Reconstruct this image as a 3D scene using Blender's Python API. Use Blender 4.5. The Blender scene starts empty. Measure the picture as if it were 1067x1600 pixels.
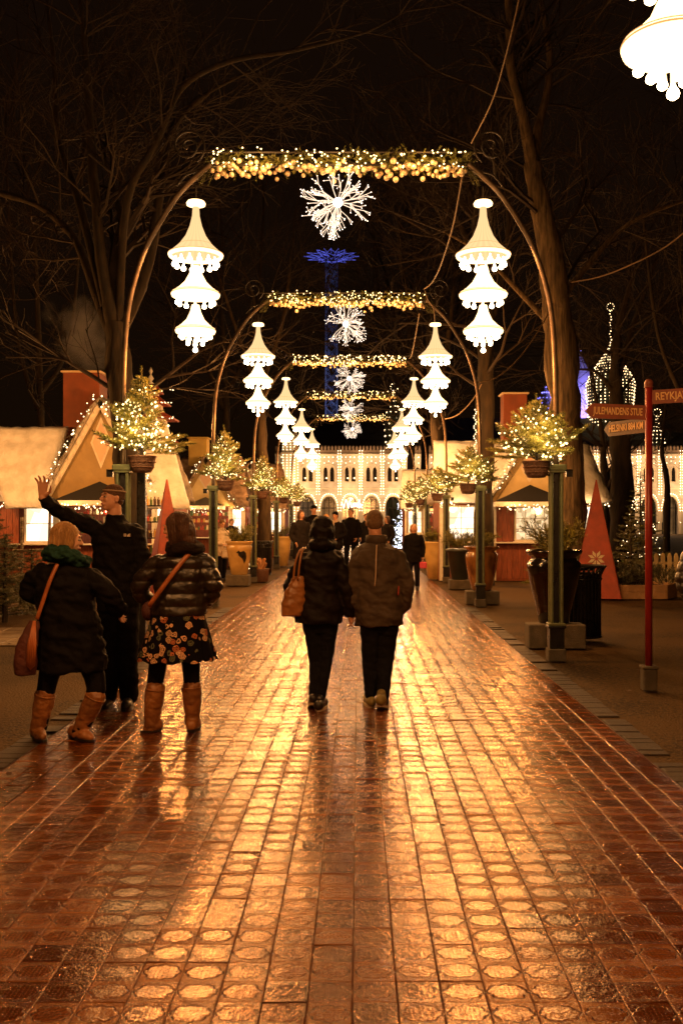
import bpy, bmesh, math, random
import numpy as np
from mathutils import Vector, Matrix, noise
from math import sin, cos, pi, radians as R, sqrt
rnd = random.Random(7)
S = bpy.context.scene
COL = S.collection

# ---------------------------------------------------------------- camera, night sky, exposure
cam = bpy.data.cameras.new('camera'); camo = bpy.data.objects.new('camera', cam); COL.objects.link(camo)
camo.location = (0, 0, 1.6); camo.rotation_euler = (pi/2, 0, 0)
cam.lens = 35; cam.sensor_fit = 'VERTICAL'; cam.sensor_height = 36; cam.sensor_width = 24
cam.shift_x = -26.5/1600; cam.shift_y = 12/1600
cam.clip_end = 600
cam.dof.use_dof = True; cam.dof.focus_distance = 9.0; cam.dof.aperture_fstop = 6.5
S.camera = camo
W = bpy.data.worlds.new('World'); S.world = W; W.use_nodes = True
nt = W.node_tree; nt.nodes.clear()
sky = nt.nodes.new('ShaderNodeTexSky'); sky.sky_type = 'NISHITA'; sky.sun_disc = False
sky.sun_elevation = R(0.5); sky.sun_rotation = R(200)
b1 = nt.nodes.new('ShaderNodeBackground'); b1.inputs[1].default_value = 0.0006
b2 = nt.nodes.new('ShaderNodeBackground'); b2.inputs[0].default_value = (0.0052, 0.0020, 0.0006, 1); b2.inputs[1].default_value = 1
ad = nt.nodes.new('ShaderNodeAddShader'); wo = nt.nodes.new('ShaderNodeOutputWorld')
nt.links.new(sky.outputs[0], b1.inputs[0]); nt.links.new(b1.outputs[0], ad.inputs[0]); nt.links.new(b2.outputs[0], ad.inputs[1]); nt.links.new(ad.outputs[0], wo.inputs[0])
S.view_settings.view_transform = 'Standard'; S.view_settings.look = 'None'
S.view_settings.exposure = 0; S.view_settings.gamma = 1; S.view_settings.use_curve_mapping = False
S.cycles.max_bounces = 6; S.cycles.diffuse_bounces = 3; S.cycles.glossy_bounces = 3; S.cycles.transparent_max_bounces = 8
S.cycles.sample_clamp_indirect = 3.0; S.cycles.use_light_tree = True
F = 1556.0
LAMP_COL = (1.0, 0.385, 0.09)

def P(u, v, Y, dy=0.0):
    """point at depth Y that is seen at photo pixel (u, v); dy moves it in depth afterwards"""
    return Vector(((u-560)/F*Y, Y+dy, 1.6+(812-v)/F*Y))

# ---------------------------------------------------------------- helpers
def link(o):
    COL.objects.link(o); return o
def tag(o, label=None, cat=None, group=None, kind=None):
    if label: o['label'] = label
    if cat: o['category'] = cat
    if group: o['group'] = group
    if kind: o['kind'] = kind
    return o
def thing(name, label, cat, loc=(0, 0, 0), rz=0, group=None):
    o = bpy.data.objects.new(name, None); link(o); o.empty_display_size = 0.1
    o.location = loc; o.rotation_euler = (0, 0, rz)
    return tag(o, label, cat, group)
def copy_tree(o, parent=None):
    c = o.copy(); COL.objects.link(c)
    if parent is not None: c.parent = parent
    for ch in list(o.children): copy_tree(ch, c)
    return c
def frame(d):
    d = d.normalized()
    a = Vector((0, 0, 1)) if abs(d.z) < 0.9 else Vector((1, 0, 0))
    x = d.cross(a).normalized(); y = x.cross(d).normalized()
    return x, y
class MB:
    def __init__(s): s.v = []; s.f = []; s.m = []; s.uv = None
    def add(s, vs, fs, mi=0):
        o = len(s.v); s.v.extend([tuple(p) for p in vs])
        for f in fs: s.f.append(tuple(i+o for i in f)); s.m.append(mi)
        return s
    def box(s, c, d, mi=0, rz=0, M=None):
        x, y, z = d[0]/2, d[1]/2, d[2]/2
        vs = [Vector(p) for p in ((-x,-y,-z),(x,-y,-z),(x,y,-z),(-x,y,-z),(-x,-y,z),(x,-y,z),(x,y,z),(-x,y,z))]
        if rz: Rm = Matrix.Rotation(rz, 3, 'Z'); vs = [Rm @ p for p in vs]
        if M is not None: vs = [M @ p for p in vs]
        vs = [p+Vector(c) for p in vs]
        return s.add(vs, [(0,3,2,1),(4,5,6,7),(0,1,5,4),(1,2,6,5),(2,3,7,6),(3,0,4,7)], mi)
    def bev(s, c, d, b=0.01, mi=0, rz=0):
        """box with chamfered top and sides"""
        x, y, z = d[0]/2, d[1]/2, d[2]/2
        ring = lambda ex, ey, k: [(-ex+k,-ey,0),(ex-k,-ey,0),(ex,-ey+k,0),(ex,ey-k,0),(ex-k,ey,0),(-ex+k,ey,0),(-ex,ey-k,0),(-ex,-ey+k,0)]
        vs = []
        for zz, sh in ((-z, b), (-z+b, 0), (z-b, 0), (z, b)):
            vs += [Vector((p[0], p[1], zz)) for p in ring(x-sh, y-sh, b)]
        if rz: Rm = Matrix.Rotation(rz, 3, 'Z'); vs = [Rm @ p for p in vs]
        vs = [p+Vector(c) for p in vs]
        fs = []
        for k in range(3):
            for i in range(8): j = (i+1) % 8; fs.append((k*8+i, k*8+j, k*8+8+j, k*8+8+i))
        fs.append(tuple(range(24, 32))); fs.append(tuple(range(7, -1, -1)))
        return s.add(vs, fs, mi)
    def tube(s, pts, r, n=8, mi=0, cap=True):
        pts = [Vector(p) for p in pts]
        rs = r if isinstance(r, (list, tuple)) else [r]*len(pts)
        vs = []; N = len(pts)
        d0 = (pts[1]-pts[0]); x, y = frame(d0)
        for i, p in enumerate(pts):
            d = (pts[min(i+1, N-1)]-pts[max(i-1, 0)]).normalized()
            x = (x-d*x.dot(d))
            if x.length < 1e-5: x, _ = frame(d)
            x.normalize(); y = d.cross(x)
            for k in range(n):
                a = 2*pi*k/n; vs.append(p+(x*cos(a)+y*sin(a))*rs[i])
        fs = []
        for i in range(N-1):
            for k in range(n):
                k2 = (k+1) % n; fs.append((i*n+k, i*n+k2, i*n+n+k2, i*n+n+k))
        if cap: fs.append(tuple(range(n-1, -1, -1))); fs.append(tuple(range((N-1)*n, N*n)))
        return s.add(vs, fs, mi)
    def lathe(s, prof, n=16, c=(0, 0, 0), mi=0, sx=1, sy=1, wob=None, a0=0, cap=True):
        vs = []
        for i, (r, z) in enumerate(prof):
            for k in range(n):
                a = a0+2*pi*k/n; rr = r*(wob(a, i) if wob else 1)
                vs.append((c[0]+rr*cos(a)*sx, c[1]+rr*sin(a)*sy, c[2]+z))
        fs = []
        for i in range(len(prof)-1):
            for k in range(n):
                k2 = (k+1) % n; fs.append((i*n+k, i*n+k2, i*n+n+k2, i*n+n+k))
        if cap: fs.append(tuple(range(n-1, -1, -1))); fs.append(tuple(range((len(prof)-1)*n, len(prof)*n)))
        return s.add(vs, fs, mi)
    def ball(s, c, r, n=8, m=5, mi=0):
        r3 = r if isinstance(r, (tuple, list)) else (r, r, r)
        prof = [(sin(pi*i/m), -cos(pi*i/m)) for i in range(m+1)]
        vs = [(c[0], c[1], c[2]-r3[2])]
        for i in range(1, m):
            for k in range(n):
                a = 2*pi*k/n; vs.append((c[0]+prof[i][0]*cos(a)*r3[0], c[1]+prof[i][0]*sin(a)*r3[1], c[2]+prof[i][1]*r3[2]))
        vs.append((c[0], c[1], c[2]+r3[2])); L = len(vs)-1
        fs = [(0, 1+(k+1) % n, 1+k) for k in range(n)]
        for i in range(m-2):
            for k in range(n):
                k2 = (k+1) % n; a = 1+i*n; fs.append((a+k, a+k2, a+n+k2, a+n+k))
        a = 1+(m-2)*n
        fs += [(a+k, a+(k+1) % n, L) for k in range(n)]
        return s.add(vs, fs, mi)
    def octa(s, c, r, mi=0):
        c = Vector(c); vs = [c+Vector(d)*r for d in ((1,0,0),(-1,0,0),(0,1,0),(0,-1,0),(0,0,1),(0,0,-1))]
        return s.add(vs, [(0,2,4),(2,1,4),(1,3,4),(3,0,4),(2,0,5),(1,2,5),(3,1,5),(0,3,5)], mi)
    def mesh(s, name, mats, smooth=False, org=None):
        me = bpy.data.meshes.new(name)
        v = s.v if org is None else [(p[0]-org[0], p[1]-org[1], p[2]-org[2]) for p in s.v]
        me.from_pydata(v, [], s.f)
        if not isinstance(mats, (list, tuple)): mats = [mats]
        for m in mats: me.materials.append(m)
        if len(mats) > 1: me.polygons.foreach_set('material_index', s.m)
        if smooth: me.polygons.foreach_set('use_smooth', [True]*len(me.polygons))
        if s.uv is not None:
            l = me.uv_layers.new(name='UVMap'); l.data.foreach_set('uv', np.array(s.uv, dtype=np.float32).ravel())
        me.update(); return me
    def build(s, name, mats, parent=None, smooth=False, org=None):
        o = bpy.data.objects.new(name, s.mesh(name, mats, smooth, org)); link(o)
        if parent is not None: o.parent = parent
        return o
def inst(name, me, parent, loc, rot=(0, 0, 0), sc=1):
    o = bpy.data.objects.new(name, me); link(o); o.parent = parent; o.location = loc; o.rotation_euler = rot
    o.scale = (sc, sc, sc) if not isinstance(sc, (tuple, list)) else sc
    return o
def spline(pts, k=6):
    pts = [Vector(p) for p in pts]; out = []
    for i in range(len(pts)-1):
        p0 = pts[max(i-1, 0)]; p1 = pts[i]; p2 = pts[i+1]; p3 = pts[min(i+2, len(pts)-1)]
        for j in range(k):
            t = j/k
            out.append(0.5*((2*p1)+(p2-p0)*t+(2*p0-5*p1+4*p2-p3)*t*t+(3*p1-p0-3*p2+p3)*t**3))
    out.append(pts[-1]); return out

# ---------------------------------------------------------------- materials
MATS = {}
def mat(name, col, rough=0.6, metal=0.0, bump=0.0, bscale=40, var=0.0, vscale=3, col2=None, coat=0.0, spec=0.5, emit=None, es=0.0, stretch=None, sheen=0, det=4, coord='Object', samp=None):
    if name in MATS: return MATS[name]
    m = bpy.data.materials.new(name); m.use_nodes = True; t = m.node_tree; N = t.nodes; L = t.links
    b = N['Principled BSDF']
    b.inputs['Base Color'].default_value = (*col, 1); b.inputs['Roughness'].default_value = rough
    b.inputs['Metallic'].default_value = metal; b.inputs['Coat Weight'].default_value = coat
    b.inputs['Coat Roughness'].default_value = 0.12
    b.inputs['Specular IOR Level'].default_value = spec
    if sheen: b.inputs['Sheen Weight'].default_value = sheen
    tc = N.new('ShaderNodeTexCoord'); src = tc.outputs[coord]
    if stretch:
        mp = N.new('ShaderNodeMapping'); mp.inputs['Scale'].default_value = stretch; L.new(src, mp.inputs[0]); src = mp.outputs[0]
    if var or col2:
        n = N.new('ShaderNodeTexNoise'); n.inputs['Scale'].default_value = vscale; n.inputs['Detail'].default_value = det
        L.new(src, n.inputs['Vector'])
        r = N.new('ShaderNodeValToRGB'); r.color_ramp.elements[0].position = 0.35; r.color_ramp.elements[1].position = 0.65
        c2 = col2 or tuple(min(1, c*(1+var)) for c in col); c1 = col if col2 else tuple(c*(1-var) for c in col)
        r.color_ramp.elements[0].color = (*c1, 1); r.color_ramp.elements[1].color = (*c2, 1)
        L.new(n.outputs[0], r.inputs[0]); L.new(r.outputs[0], b.inputs['Base Color'])
        rr = N.new('ShaderNodeMapRange'); rr.inputs[3].default_value = max(0.03, rough-0.1); rr.inputs[4].default_value = min(1, rough+0.1)
        L.new(n.outputs[0], rr.inputs[0]); L.new(rr.outputs[0], b.inputs['Roughness'])
    if bump:
        n2 = N.new('ShaderNodeTexNoise'); n2.inputs['Scale'].default_value = bscale; n2.inputs['Detail'].default_value = 3
        L.new(src, n2.inputs['Vector'])
        bp = N.new('ShaderNodeBump'); bp.inputs['Strength'].default_value = bump; bp.inputs['Distance'].default_value = 0.02
        L.new(n2.outputs[0], bp.inputs['Height']); L.new(bp.outputs[0], b.inputs['Normal'])
    if emit:
        b.inputs['Emission Color'].default_value = (*emit, 1); b.inputs['Emission Strength'].default_value = es
    if samp: m.cycles.emission_sampling = samp
    MATS[name] = m; return m
def glow(name, col, s, samp='NONE'):
    m = bpy.data.materials.new(name); m.use_nodes = True; t = m.node_tree; t.nodes.clear()
    e = t.nodes.new('ShaderNodeEmission'); e.inputs[0].default_value = (*col, 1); e.inputs[1].default_value = s
    o = t.nodes.new('ShaderNodeOutputMaterial'); t.links.new(e.outputs[0], o.inputs[0]); m.cycles.emission_sampling = samp
    return m
def lamp(name, loc, power, col=LAMP_COL, r=0.1, parent=None):
    l = bpy.data.lights.new(name, 'POINT'); l.energy = power; l.color = col; l.shadow_soft_size = r
    o = bpy.data.objects.new(name, l); link(o); o.location = loc
    if parent is not None: o.parent = parent
    return o

M_GREEN = mat('green_paint', (0.13, 0.145, 0.07), 0.42, bump=0.15, var=0.15, vscale=20)
M_BLACKP = mat('black_paint', (0.012, 0.011, 0.010), 0.3, bump=0.15, var=0.3, vscale=15)
M_BRONZE = mat('bronze_tube', (0.10, 0.065, 0.038), 0.45, metal=0.5, var=0.25, vscale=9)
M_IRON = mat('dark_iron', (0.03, 0.022, 0.015), 0.5, metal=0.6)
M_CONC = mat('concrete', (0.085, 0.068, 0.045), 0.85, bump=0.5, bscale=60, var=0.25, vscale=8)
M_BARK = mat('bark', (0.034, 0.021, 0.009), 0.9, bump=1.0, bscale=14, col2=(0.085, 0.055, 0.025), vscale=10, stretch=(1, 1, 0.22))
M_BARKR = mat('furrowed_bark', (0.045, 0.030, 0.014), 0.95, bump=1.0, bscale=30, col2=(0.17, 0.115, 0.055), vscale=16, stretch=(1, 1, 0.10), det=8)
M_BARKD = mat('bark_dark', (0.013, 0.009, 0.005), 0.9, bump=1.0, bscale=14, col2=(0.038, 0.025, 0.012), vscale=10, stretch=(1, 1, 0.25))
M_TWIG = mat('twig', (0.018, 0.0095, 0.004), 0.8, var=0.3, vscale=1.5)
M_NEEDLE = mat('fir_needles', (0.085, 0.090, 0.014), 0.45, col2=(0.26, 0.23, 0.04), vscale=14)
M_NEEDLE2 = mat('frosted_needles', (0.05, 0.065, 0.025), 0.55, col2=(0.20, 0.18, 0.10), vscale=9)
M_BASKET = mat('wicker', (0.12, 0.05, 0.025), 0.6, bump=1.0, bscale=60, var=0.4, vscale=40, stretch=(1, 1, 2.5))
M_BULB = glow('lamp_bulb', (1.0, 0.72, 0.42), 14)
M_FAIRY = glow('fairy_bulb', (1.0, 0.66, 0.26), 7)
M_FAIRYF = glow('fairy_bulb_far', (1.0, 0.68, 0.34), 5)
M_WHITEW = mat('white_wood', (0.62, 0.56, 0.45), 0.55, bump=0.3, bscale=30, var=0.1, vscale=6)
M_CREAM = mat('cream_paint', (0.62, 0.50, 0.26), 0.6, bump=0.15, bscale=20, var=0.08, vscale=4)
M_OCHRE = mat('ochre_paint', (0.30, 0.21, 0.085), 0.65, bump=0.15, bscale=20, var=0.1, vscale=4)
M_RED = mat('red_paint', (0.30, 0.045, 0.018), 0.55, bump=0.25, bscale=25, var=0.2, vscale=5)
M_REDW = mat('red_brown_boards', (0.22, 0.055, 0.022), 0.6, bump=0.5, bscale=20, var=0.3, vscale=5, stretch=(6, 6, 1))
M_SNOW = mat('snowy_thatch', (0.62, 0.64, 0.64), 0.9, bump=1.0, bscale=16, col2=(0.82, 0.84, 0.86), vscale=4, det=8)
M_SNOWG = mat('grey_snow_thatch', (0.22, 0.19, 0.16), 0.9, bump=1.0, bscale=12, col2=(0.42, 0.37, 0.31), vscale=5, det=8)
M_CANVAS = mat('black_canvas', (0.012, 0.012, 0.013), 0.75, bump=0.2, bscale=30)
M_CANVASG = mat('grey_canvas', (0.09, 0.09, 0.085), 0.75, bump=0.2, bscale=30, var=0.2)
M_SOIL = mat('soil', (0.03, 0.02, 0.012), 0.95, bump=1, bscale=30)
# ================================================================ GROUND AND PATH
def gravel_mat():
    m = bpy.data.materials.new('gravel'); m.use_nodes = True; t = m.node_tree; N = t.nodes; L = t.links; b = N['Principled BSDF']
    tc = N.new('ShaderNodeTexCoord')
    n1 = N.new('ShaderNodeTexNoise'); n1.inputs['Scale'].default_value = 0.7; n1.inputs['Detail'].default_value = 6
    n2 = N.new('ShaderNodeTexNoise'); n2.inputs['Scale'].default_value = 26; n2.inputs['Detail'].default_value = 5
    v = N.new('ShaderNodeTexVoronoi'); v.inputs['Scale'].default_value = 55
    for n in (n1, n2, v): L.new(tc.outputs['Object'], n.inputs['Vector'])
    a = N.new('ShaderNodeMath'); a.operation = 'ADD'; L.new(n1.outputs[0], a.inputs[0]); L.new(n2.outputs[0], a.inputs[1])
    r = N.new('ShaderNodeValToRGB'); r.color_ramp.elements[0].position = 0.75; r.color_ramp.elements[1].position = 1.2
    r.color_ramp.elements[0].color = (0.020, 0.011, 0.003, 1); r.color_ramp.elements[1].color = (0.080, 0.044, 0.012, 1)
    L.new(a.outputs[0], r.inputs[0]); L.new(r.outputs[0], b.inputs['Base Color'])
    b.inputs['Roughness'].default_value = 0.85; b.inputs['Specular IOR Level'].default_value = 0.25
    m2 = N.new('ShaderNodeMath'); m2.operation = 'ADD'; L.new(v.outputs[0], m2.inputs[0]); L.new(n2.outputs[0], m2.inputs[1])
    bp = N.new('ShaderNodeBump'); bp.inputs['Strength'].default_value = 0.9; bp.inputs['Distance'].default_value = 0.012
    L.new(m2.outputs[0], bp.inputs['Height']); L.new(bp.outputs[0], b.inputs['Normal'])
    return m
def grid_ground():
    b = MB()
    b.add([(-260, -40, 0), (260, -40, 0), (260, 420, 0), (-260, 420, 0)], [(0, 1, 2, 3)])
    o = b.build('ground', gravel_mat()); o.location.z = -0.02; tag(o, 'dark brown gravel ground beside the tiled path', kind='structure')
grid_ground()

def tile_mat():
    m = bpy.data.materials.new('glazed_tile'); m.use_nodes = True; t = m.node_tree; N = t.nodes; L = t.links; b = N['Principled BSDF']
    def math(op, a, c=None, d=None):
        n = N.new('ShaderNodeMath'); n.operation = op
        for i, x in enumerate((a, c, d)):
            if x is None: continue
            if isinstance(x, (int, float)): n.inputs[i].default_value = x
            else: L.new(x, n.inputs[i])
        return n.outputs[0]
    uv = N.new('ShaderNodeUVMap'); uv.uv_map = 'UVMap'
    sp = N.new('ShaderNodeSeparateXYZ'); L.new(uv.outputs[0], sp.inputs[0])
    x = math('SUBTRACT', sp.outputs[0], 0.5); y = math('SUBTRACT', sp.outputs[1], 0.5)
    ge = N.new('ShaderNodeNewGeometry'); 
    vm = N.new('ShaderNodeVectorMath'); vm.operation = 'MULTIPLY_ADD'; L.new(ge.outputs['Position'], vm.inputs[0])
    vm.inputs[1].default_value = (1/0.15, 1/0.15, 0); vm.inputs[2].default_value = (0.02/0.15+40, 0.0+40, 0)
    fl = N.new('ShaderNodeVectorMath'); fl.operation = 'FLOOR'; L.new(vm.outputs[0], fl.inputs[0])
    wn = N.new('ShaderNodeTexWhiteNoise'); wn.noise_dimensions = '2D'; L.new(fl.outputs[0], wn.inputs[0])
    # relief: scalloped cartouche with dots
    xx = math('ABSOLUTE', x); yy = math('ABSOLUTE', y)
    rr = math('SQRT', math('ADD', math('MULTIPLY', math('MULTIPLY', x, x), 0.85), math('MULTIPLY', math('MULTIPLY', y, y), 1.25)))
    ang = math('ARCTAN2', y, x)
    sc = math('MULTIPLY', math('ABSOLUTE', math('COSINE', math('MULTIPLY', ang, 4.0))), 0.055)
    nz = N.new('ShaderNodeTexNoise'); nz.inputs['Scale'].default_value = 22; L.new(ge.outputs['Position'], nz.inputs['Vector'])
    edge = math('SUBTRACT', math('ADD', math('ADD', sc, 0.33), math('MULTIPLY', math('SUBTRACT', nz.outputs[0], 0.5), 0.16)), rr)
    ins = N.new('ShaderNodeMapRange'); ins.interpolation_type = 'SMOOTHSTEP'; L.new(edge, ins.inputs[0]); ins.inputs[1].default_value = -0.02; ins.inputs[2].default_value = 0.03
    line = math('ABSOLUTE', math('ADD', edge, 0.035))
    ln = N.new('ShaderNodeMapRange'); ln.interpolation_type = 'SMOOTHSTEP'; L.new(line, ln.inputs[0]); ln.inputs[1].default_value = 0.0; ln.inputs[2].default_value = 0.032; ln.inputs[3].default_value = -1.0; ln.inputs[4].default_value = 0
    # dots
    dx = math('SINE', math('MULTIPLY', math('ADD', x, y), 2*pi*5.0)); dy = math('SINE', math('MULTIPLY', math('SUBTRACT', x, y), 2*pi*5.0))
    dd = math('MULTIPLY', dx, dy); dt = N.new('ShaderNodeMapRange'); L.new(dd, dt.inputs[0]); dt.inputs[1].default_value = 0.6; dt.inputs[2].default_value = 0.95; dt.inputs[3].default_value = 0; dt.inputs[4].default_value = -1.6
    dots = math('MULTIPLY', dt.outputs[0], ins.outputs[0])
    # corner scrolls
    wv = N.new('ShaderNodeTexWave'); wv.wave_type = 'RINGS'; wv.inputs['Scale'].default_value = 9; wv.inputs['Distortion'].default_value = 5; wv.inputs['Detail'].default_value = 1; wv.inputs['Detail Scale'].default_value = 2.5
    L.new(uv.outputs[0], wv.inputs['Vector'])
    cor = math('MULTIPLY', math('MULTIPLY', wv.outputs['Fac'], math('SUBTRACT', 1.0, ins.outputs[0])), 0.18)
    h = math('ADD', math('ADD', math('MULTIPLY', ins.outputs[0], 0.20), ln.outputs[0]), math('ADD', dots, cor))
    # per-tile strength and some worn smooth ones
    amp = N.new('ShaderNodeMapRange'); L.new(wn.outputs[0], amp.inputs[0]); amp.inputs[3].default_value = 0.15; amp.inputs[4].default_value = 1.0
    h = math('MULTIPLY', h, amp.outputs[0])
    fine = N.new('ShaderNodeTexNoise'); fine.inputs['Scale'].default_value = 75; fine.inputs['Detail'].default_value = 3; L.new(ge.outputs['Position'], fine.inputs['Vector'])
    und = N.new('ShaderNodeTexNoise'); und.inputs['Scale'].default_value = 16; und.inputs['Detail'].default_value = 1; L.new(ge.outputs['Position'], und.inputs['Vector'])
    h2 = math('ADD', math('MULTIPLY', h, 0.0046), math('ADD', math('MULTIPLY', fine.outputs[0], 0.0016), math('MULTIPLY', und.outputs[0], 0.0028)))
    bp = N.new('ShaderNodeBump'); bp.inputs['Strength'].default_value = 1.0; bp.inputs['Distance'].default_value = 1.0; L.new(h2, bp.inputs['Height']); L.new(bp.outputs[0], b.inputs['Normal'])
    # colour
    dirt = N.new('ShaderNodeTexNoise'); dirt.inputs['Scale'].default_value = 1.6; dirt.inputs['Detail'].default_value = 7; L.new(ge.outputs['Position'], dirt.inputs['Vector'])
    cr = N.new('ShaderNodeValToRGB'); cr.color_ramp.elements[0].position = 0.25; cr.color_ramp.elements[1].position = 0.8
    cr.color_ramp.elements[0].color = (0.050, 0.0105, 0.0004, 1); cr.color_ramp.elements[1].color = (0.155, 0.041, 0.0015, 1)
    L.new(math('ADD', math('MULTIPLY', wn.outputs[0], 0.45), math('MULTIPLY', dirt.outputs[0], 0.6)), cr.inputs[0])
    mx = N.new('ShaderNodeMix'); mx.data_type = 'RGBA'; mx.blend_type = 'MULTIPLY'; mx.inputs[0].default_value = 0.8
    L.new(cr.outputs[0], mx.inputs[6])
    gm = N.new('ShaderNodeMapRange'); L.new(ln.outputs[0], gm.inputs[0]); gm.inputs[1].default_value = -0.7; gm.inputs[2].default_value = 0; gm.inputs[3].default_value = 0.35; gm.inputs[4].default_value = 1
    cc = N.new('ShaderNodeCombineColor'); [L.new(gm.outputs[0], cc.inputs[i]) for i in range(3)]
    L.new(cc.outputs[0], mx.inputs[7]); L.new(mx.outputs[2], b.inputs['Base Color'])
    ro = N.new('ShaderNodeMapRange'); L.new(math('ADD', math('MULTIPLY', dirt.outputs[0], 0.7), math('MULTIPLY', wn.outputs[0], 0.3)), ro.inputs[0]); ro.inputs[1].default_value = 0.2; ro.inputs[2].default_value = 0.8; ro.inputs[3].default_value = 0.12; ro.inputs[4].default_value = 0.25
    L.new(ro.outputs[0], b.inputs['Roughness'])
    b.inputs['Specular IOR Level'].default_value = 1.0; b.inputs['Specular Tint'].default_value = (1.0, 0.50, 0.18, 1)
    return m
M_TILE = tile_mat()
T = 0.15; X0 = -0.02-15*T; NC = 28; G = 0.0013
TV = []
for (hx, hy, z) in ((T/2-G, T/2-.0008, -0.02), (T/2-G, T/2-.0008, -0.0022), (T/2-G-0.004, T/2-.0026, 0.0)):
    TV += [(-hx, -hy, z), (hx, -hy, z), (hx, hy, z), (-hx, hy, z)]
TF = [(0,1,5,4),(1,2,6,5),(2,3,7,6),(3,0,4,7),(4,5,9,8),(5,6,10,9),(6,7,11,10),(7,4,8,11),(8,9,10,11)]
def tuv(): return [(TV[i][0]/T+0.5, TV[i][1]/T+0.5) for f in TF for i in f]
tb = MB(); tb.add(TV, TF); tb.uv = tuv(); TILE_ME = tb.mesh('tile', M_TILE)
path = bpy.data.objects.new('path', None); link(path); tag(path, 'tiled brown path running away between the lamps', kind='structure')
bd = MB(); bd.box((X0+NC*T/2, 33, -0.0155), (NC*T+0.02, 78, 0.02)); bd.build('mortar_bed', mat('dark_mortar', (0.07, 0.026, 0.008), 0.9, bump=0.5), path)
cnt = 0; rest = MB(); ruv = []; tu = tuv(); row = 0
jit = random.Random(3)
order = []
y = -5.4+T*0; rows = int((71+5.4)/T)
def tile_pose():
    return jit.gauss(0, 0.0009), jit.gauss(0, 0.006), jit.gauss(0, 0.009)
for r_ in range(rows):
    yc = -5.4+T*(r_+0.5)
    for c_ in range(NC):
        xc = X0+T*(c_+0.5); dz, ax, ay = tile_pose()
        if cnt < 300 and yc > 3.05 and -560/F*yc-0.1 < xc < 507/F*yc+0.1:
            inst('tile', TILE_ME, path, (xc, yc, dz), (ax, ay, 0)); cnt += 1
        else:
            rest.add([(xc+p[0], yc+p[1], p[2]+dz+p[1]*ax-p[0]*ay) for p in TV], TF); ruv += tu
rest.uv = ruv; tag(rest.build('tile_paving', M_TILE, path), kind='stuff')
# edging stones on both sides and the cross path on the left
M_STONE = mat('edge_stone', (0.026, 0.012, 0.004), 0.6, bump=0.6, bscale=30, var=0.35, vscale=4, coord='Generated')
sb = MB(); sb.bev((0, 0, -0.03), (0.19, 0.115, 0.06), 0.006); ST = sb.mesh('stone', M_STONE)
ed = bpy.data.objects.new('path_edging', None); link(ed); tag(ed, 'narrow stone edging along both sides of the tiled path', kind='structure')
for sx, x in ((0, X0-0.11), (1, X0+NC*T+0.11)):
    for i in range(125):
        if rnd.random() < .12: continue
        yy = 3.4+i*0.12
        inst('stone', ST, ed, (x+rnd.uniform(-.01, .01), yy, -0.006+rnd.uniform(-.003, .003)), (0, 0, rnd.uniform(-.04, .04)))
sl = MB()
M_SLAB = mat('pale_slab', (0.13, 0.09, 0.05), 0.6, bump=0.4, bscale=20, var=0.25, vscale=2)
for i in range(24):
    for j in range(5):
        sl.bev((-2.62-i*0.5-0.25, 12.9+j*0.42, -0.02), (0.49, 0.41, 0.04), 0.006)
tag(sl.build('slab_paving', M_SLAB), 'pale slab paving crossing the gravel on the left', kind='structure')
lf = MB()
for i in range(260):
    x = rnd.uniform(-4.5, 4.5); y = rnd.uniform(3.5, 17); a = rnd.uniform(0, 6.28); s_ = rnd.uniform(.012, .03)
    if -2.3 < x < 1.95 and rnd.random() < .85: continue
    lf.add([(x+s_*cos(a+k)*m_, y+s_*sin(a+k)*m_, .008+rnd.uniform(0, .012)) for k, m_ in ((0, 1.3), (1.4, .7), (3.1, 1.2), (4.6, .7))], [(0, 1, 2, 3)])
tag(lf.build('fallen_leaves', mat('dead_leaf', (0.07, 0.035, 0.012), 0.7, var=.4, vscale=2)), 'small fallen leaves scattered over path and gravel', kind='stuff')

# ================================================================ CHANDELIERS
def shade_mat(name, k_):
    m = bpy.data.materials.new(name); m.use_nodes = True; t = m.node_tree; N = t.nodes; L = t.links; N.clear()
    tc = N.new('ShaderNodeTexCoord'); sp = N.new('ShaderNodeSeparateXYZ'); L.new(tc.outputs['Object'], sp.inputs[0])
    at = N.new('ShaderNodeMath'); at.operation = 'ARCTAN2'; L.new(sp.outputs[1], at.inputs[0]); L.new(sp.outputs[0], at.inputs[1])
    mu = N.new('ShaderNodeMath'); mu.operation = 'MULTIPLY'; mu.inputs[1].default_value = 24; L.new(at.outputs[0], mu.inputs[0])
    si = N.new('ShaderNodeMath'); si.operation = 'SINE'; L.new(mu.outputs[0], si.inputs[0])
    mr = N.new('ShaderNodeMapRange'); L.new(si.outputs[0], mr.inputs[0]); mr.inputs[1].default_value = -1; mr.inputs[3].default_value = 0.95; mr.inputs[4].default_value = 1.08
    nz = N.new('ShaderNodeTexNoise'); nz.inputs['Scale'].default_value = 14; L.new(tc.outputs['Object'], nz.inputs['Vector'])
    m3 = N.new('ShaderNodeMath'); m3.operation = 'MULTIPLY'; L.new(mr.outputs[0], m3.inputs[0]); m3.inputs[1].default_value = .5
    oi = N.new('ShaderNodeObjectInfo')
    m4 = N.new('ShaderNodeMath'); m4.operation = 'MULTIPLY'; L.new(m3.outputs[0], m4.inputs[0]); m4.inputs[1].default_value = k_
    e = N.new('ShaderNodeEmission'); e.inputs[0].default_value = (1.0, 0.62, 0.28, 1); L.new(m4.outputs[0], e.inputs[1])
    o = N.new('ShaderNodeOutputMaterial'); L.new(e.outputs[0], o.inputs[0]); return m
M_SHADE = shade_mat('lit_lamp_shade', 2.4); M_SHADEB = shade_mat('bright_lamp_shade', 8)
M_SHADE2 = glow('lit_lamp_rim', (1.0, 0.62, 0.28), 4.0, 'AUTO')
pm = 137.5
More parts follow.
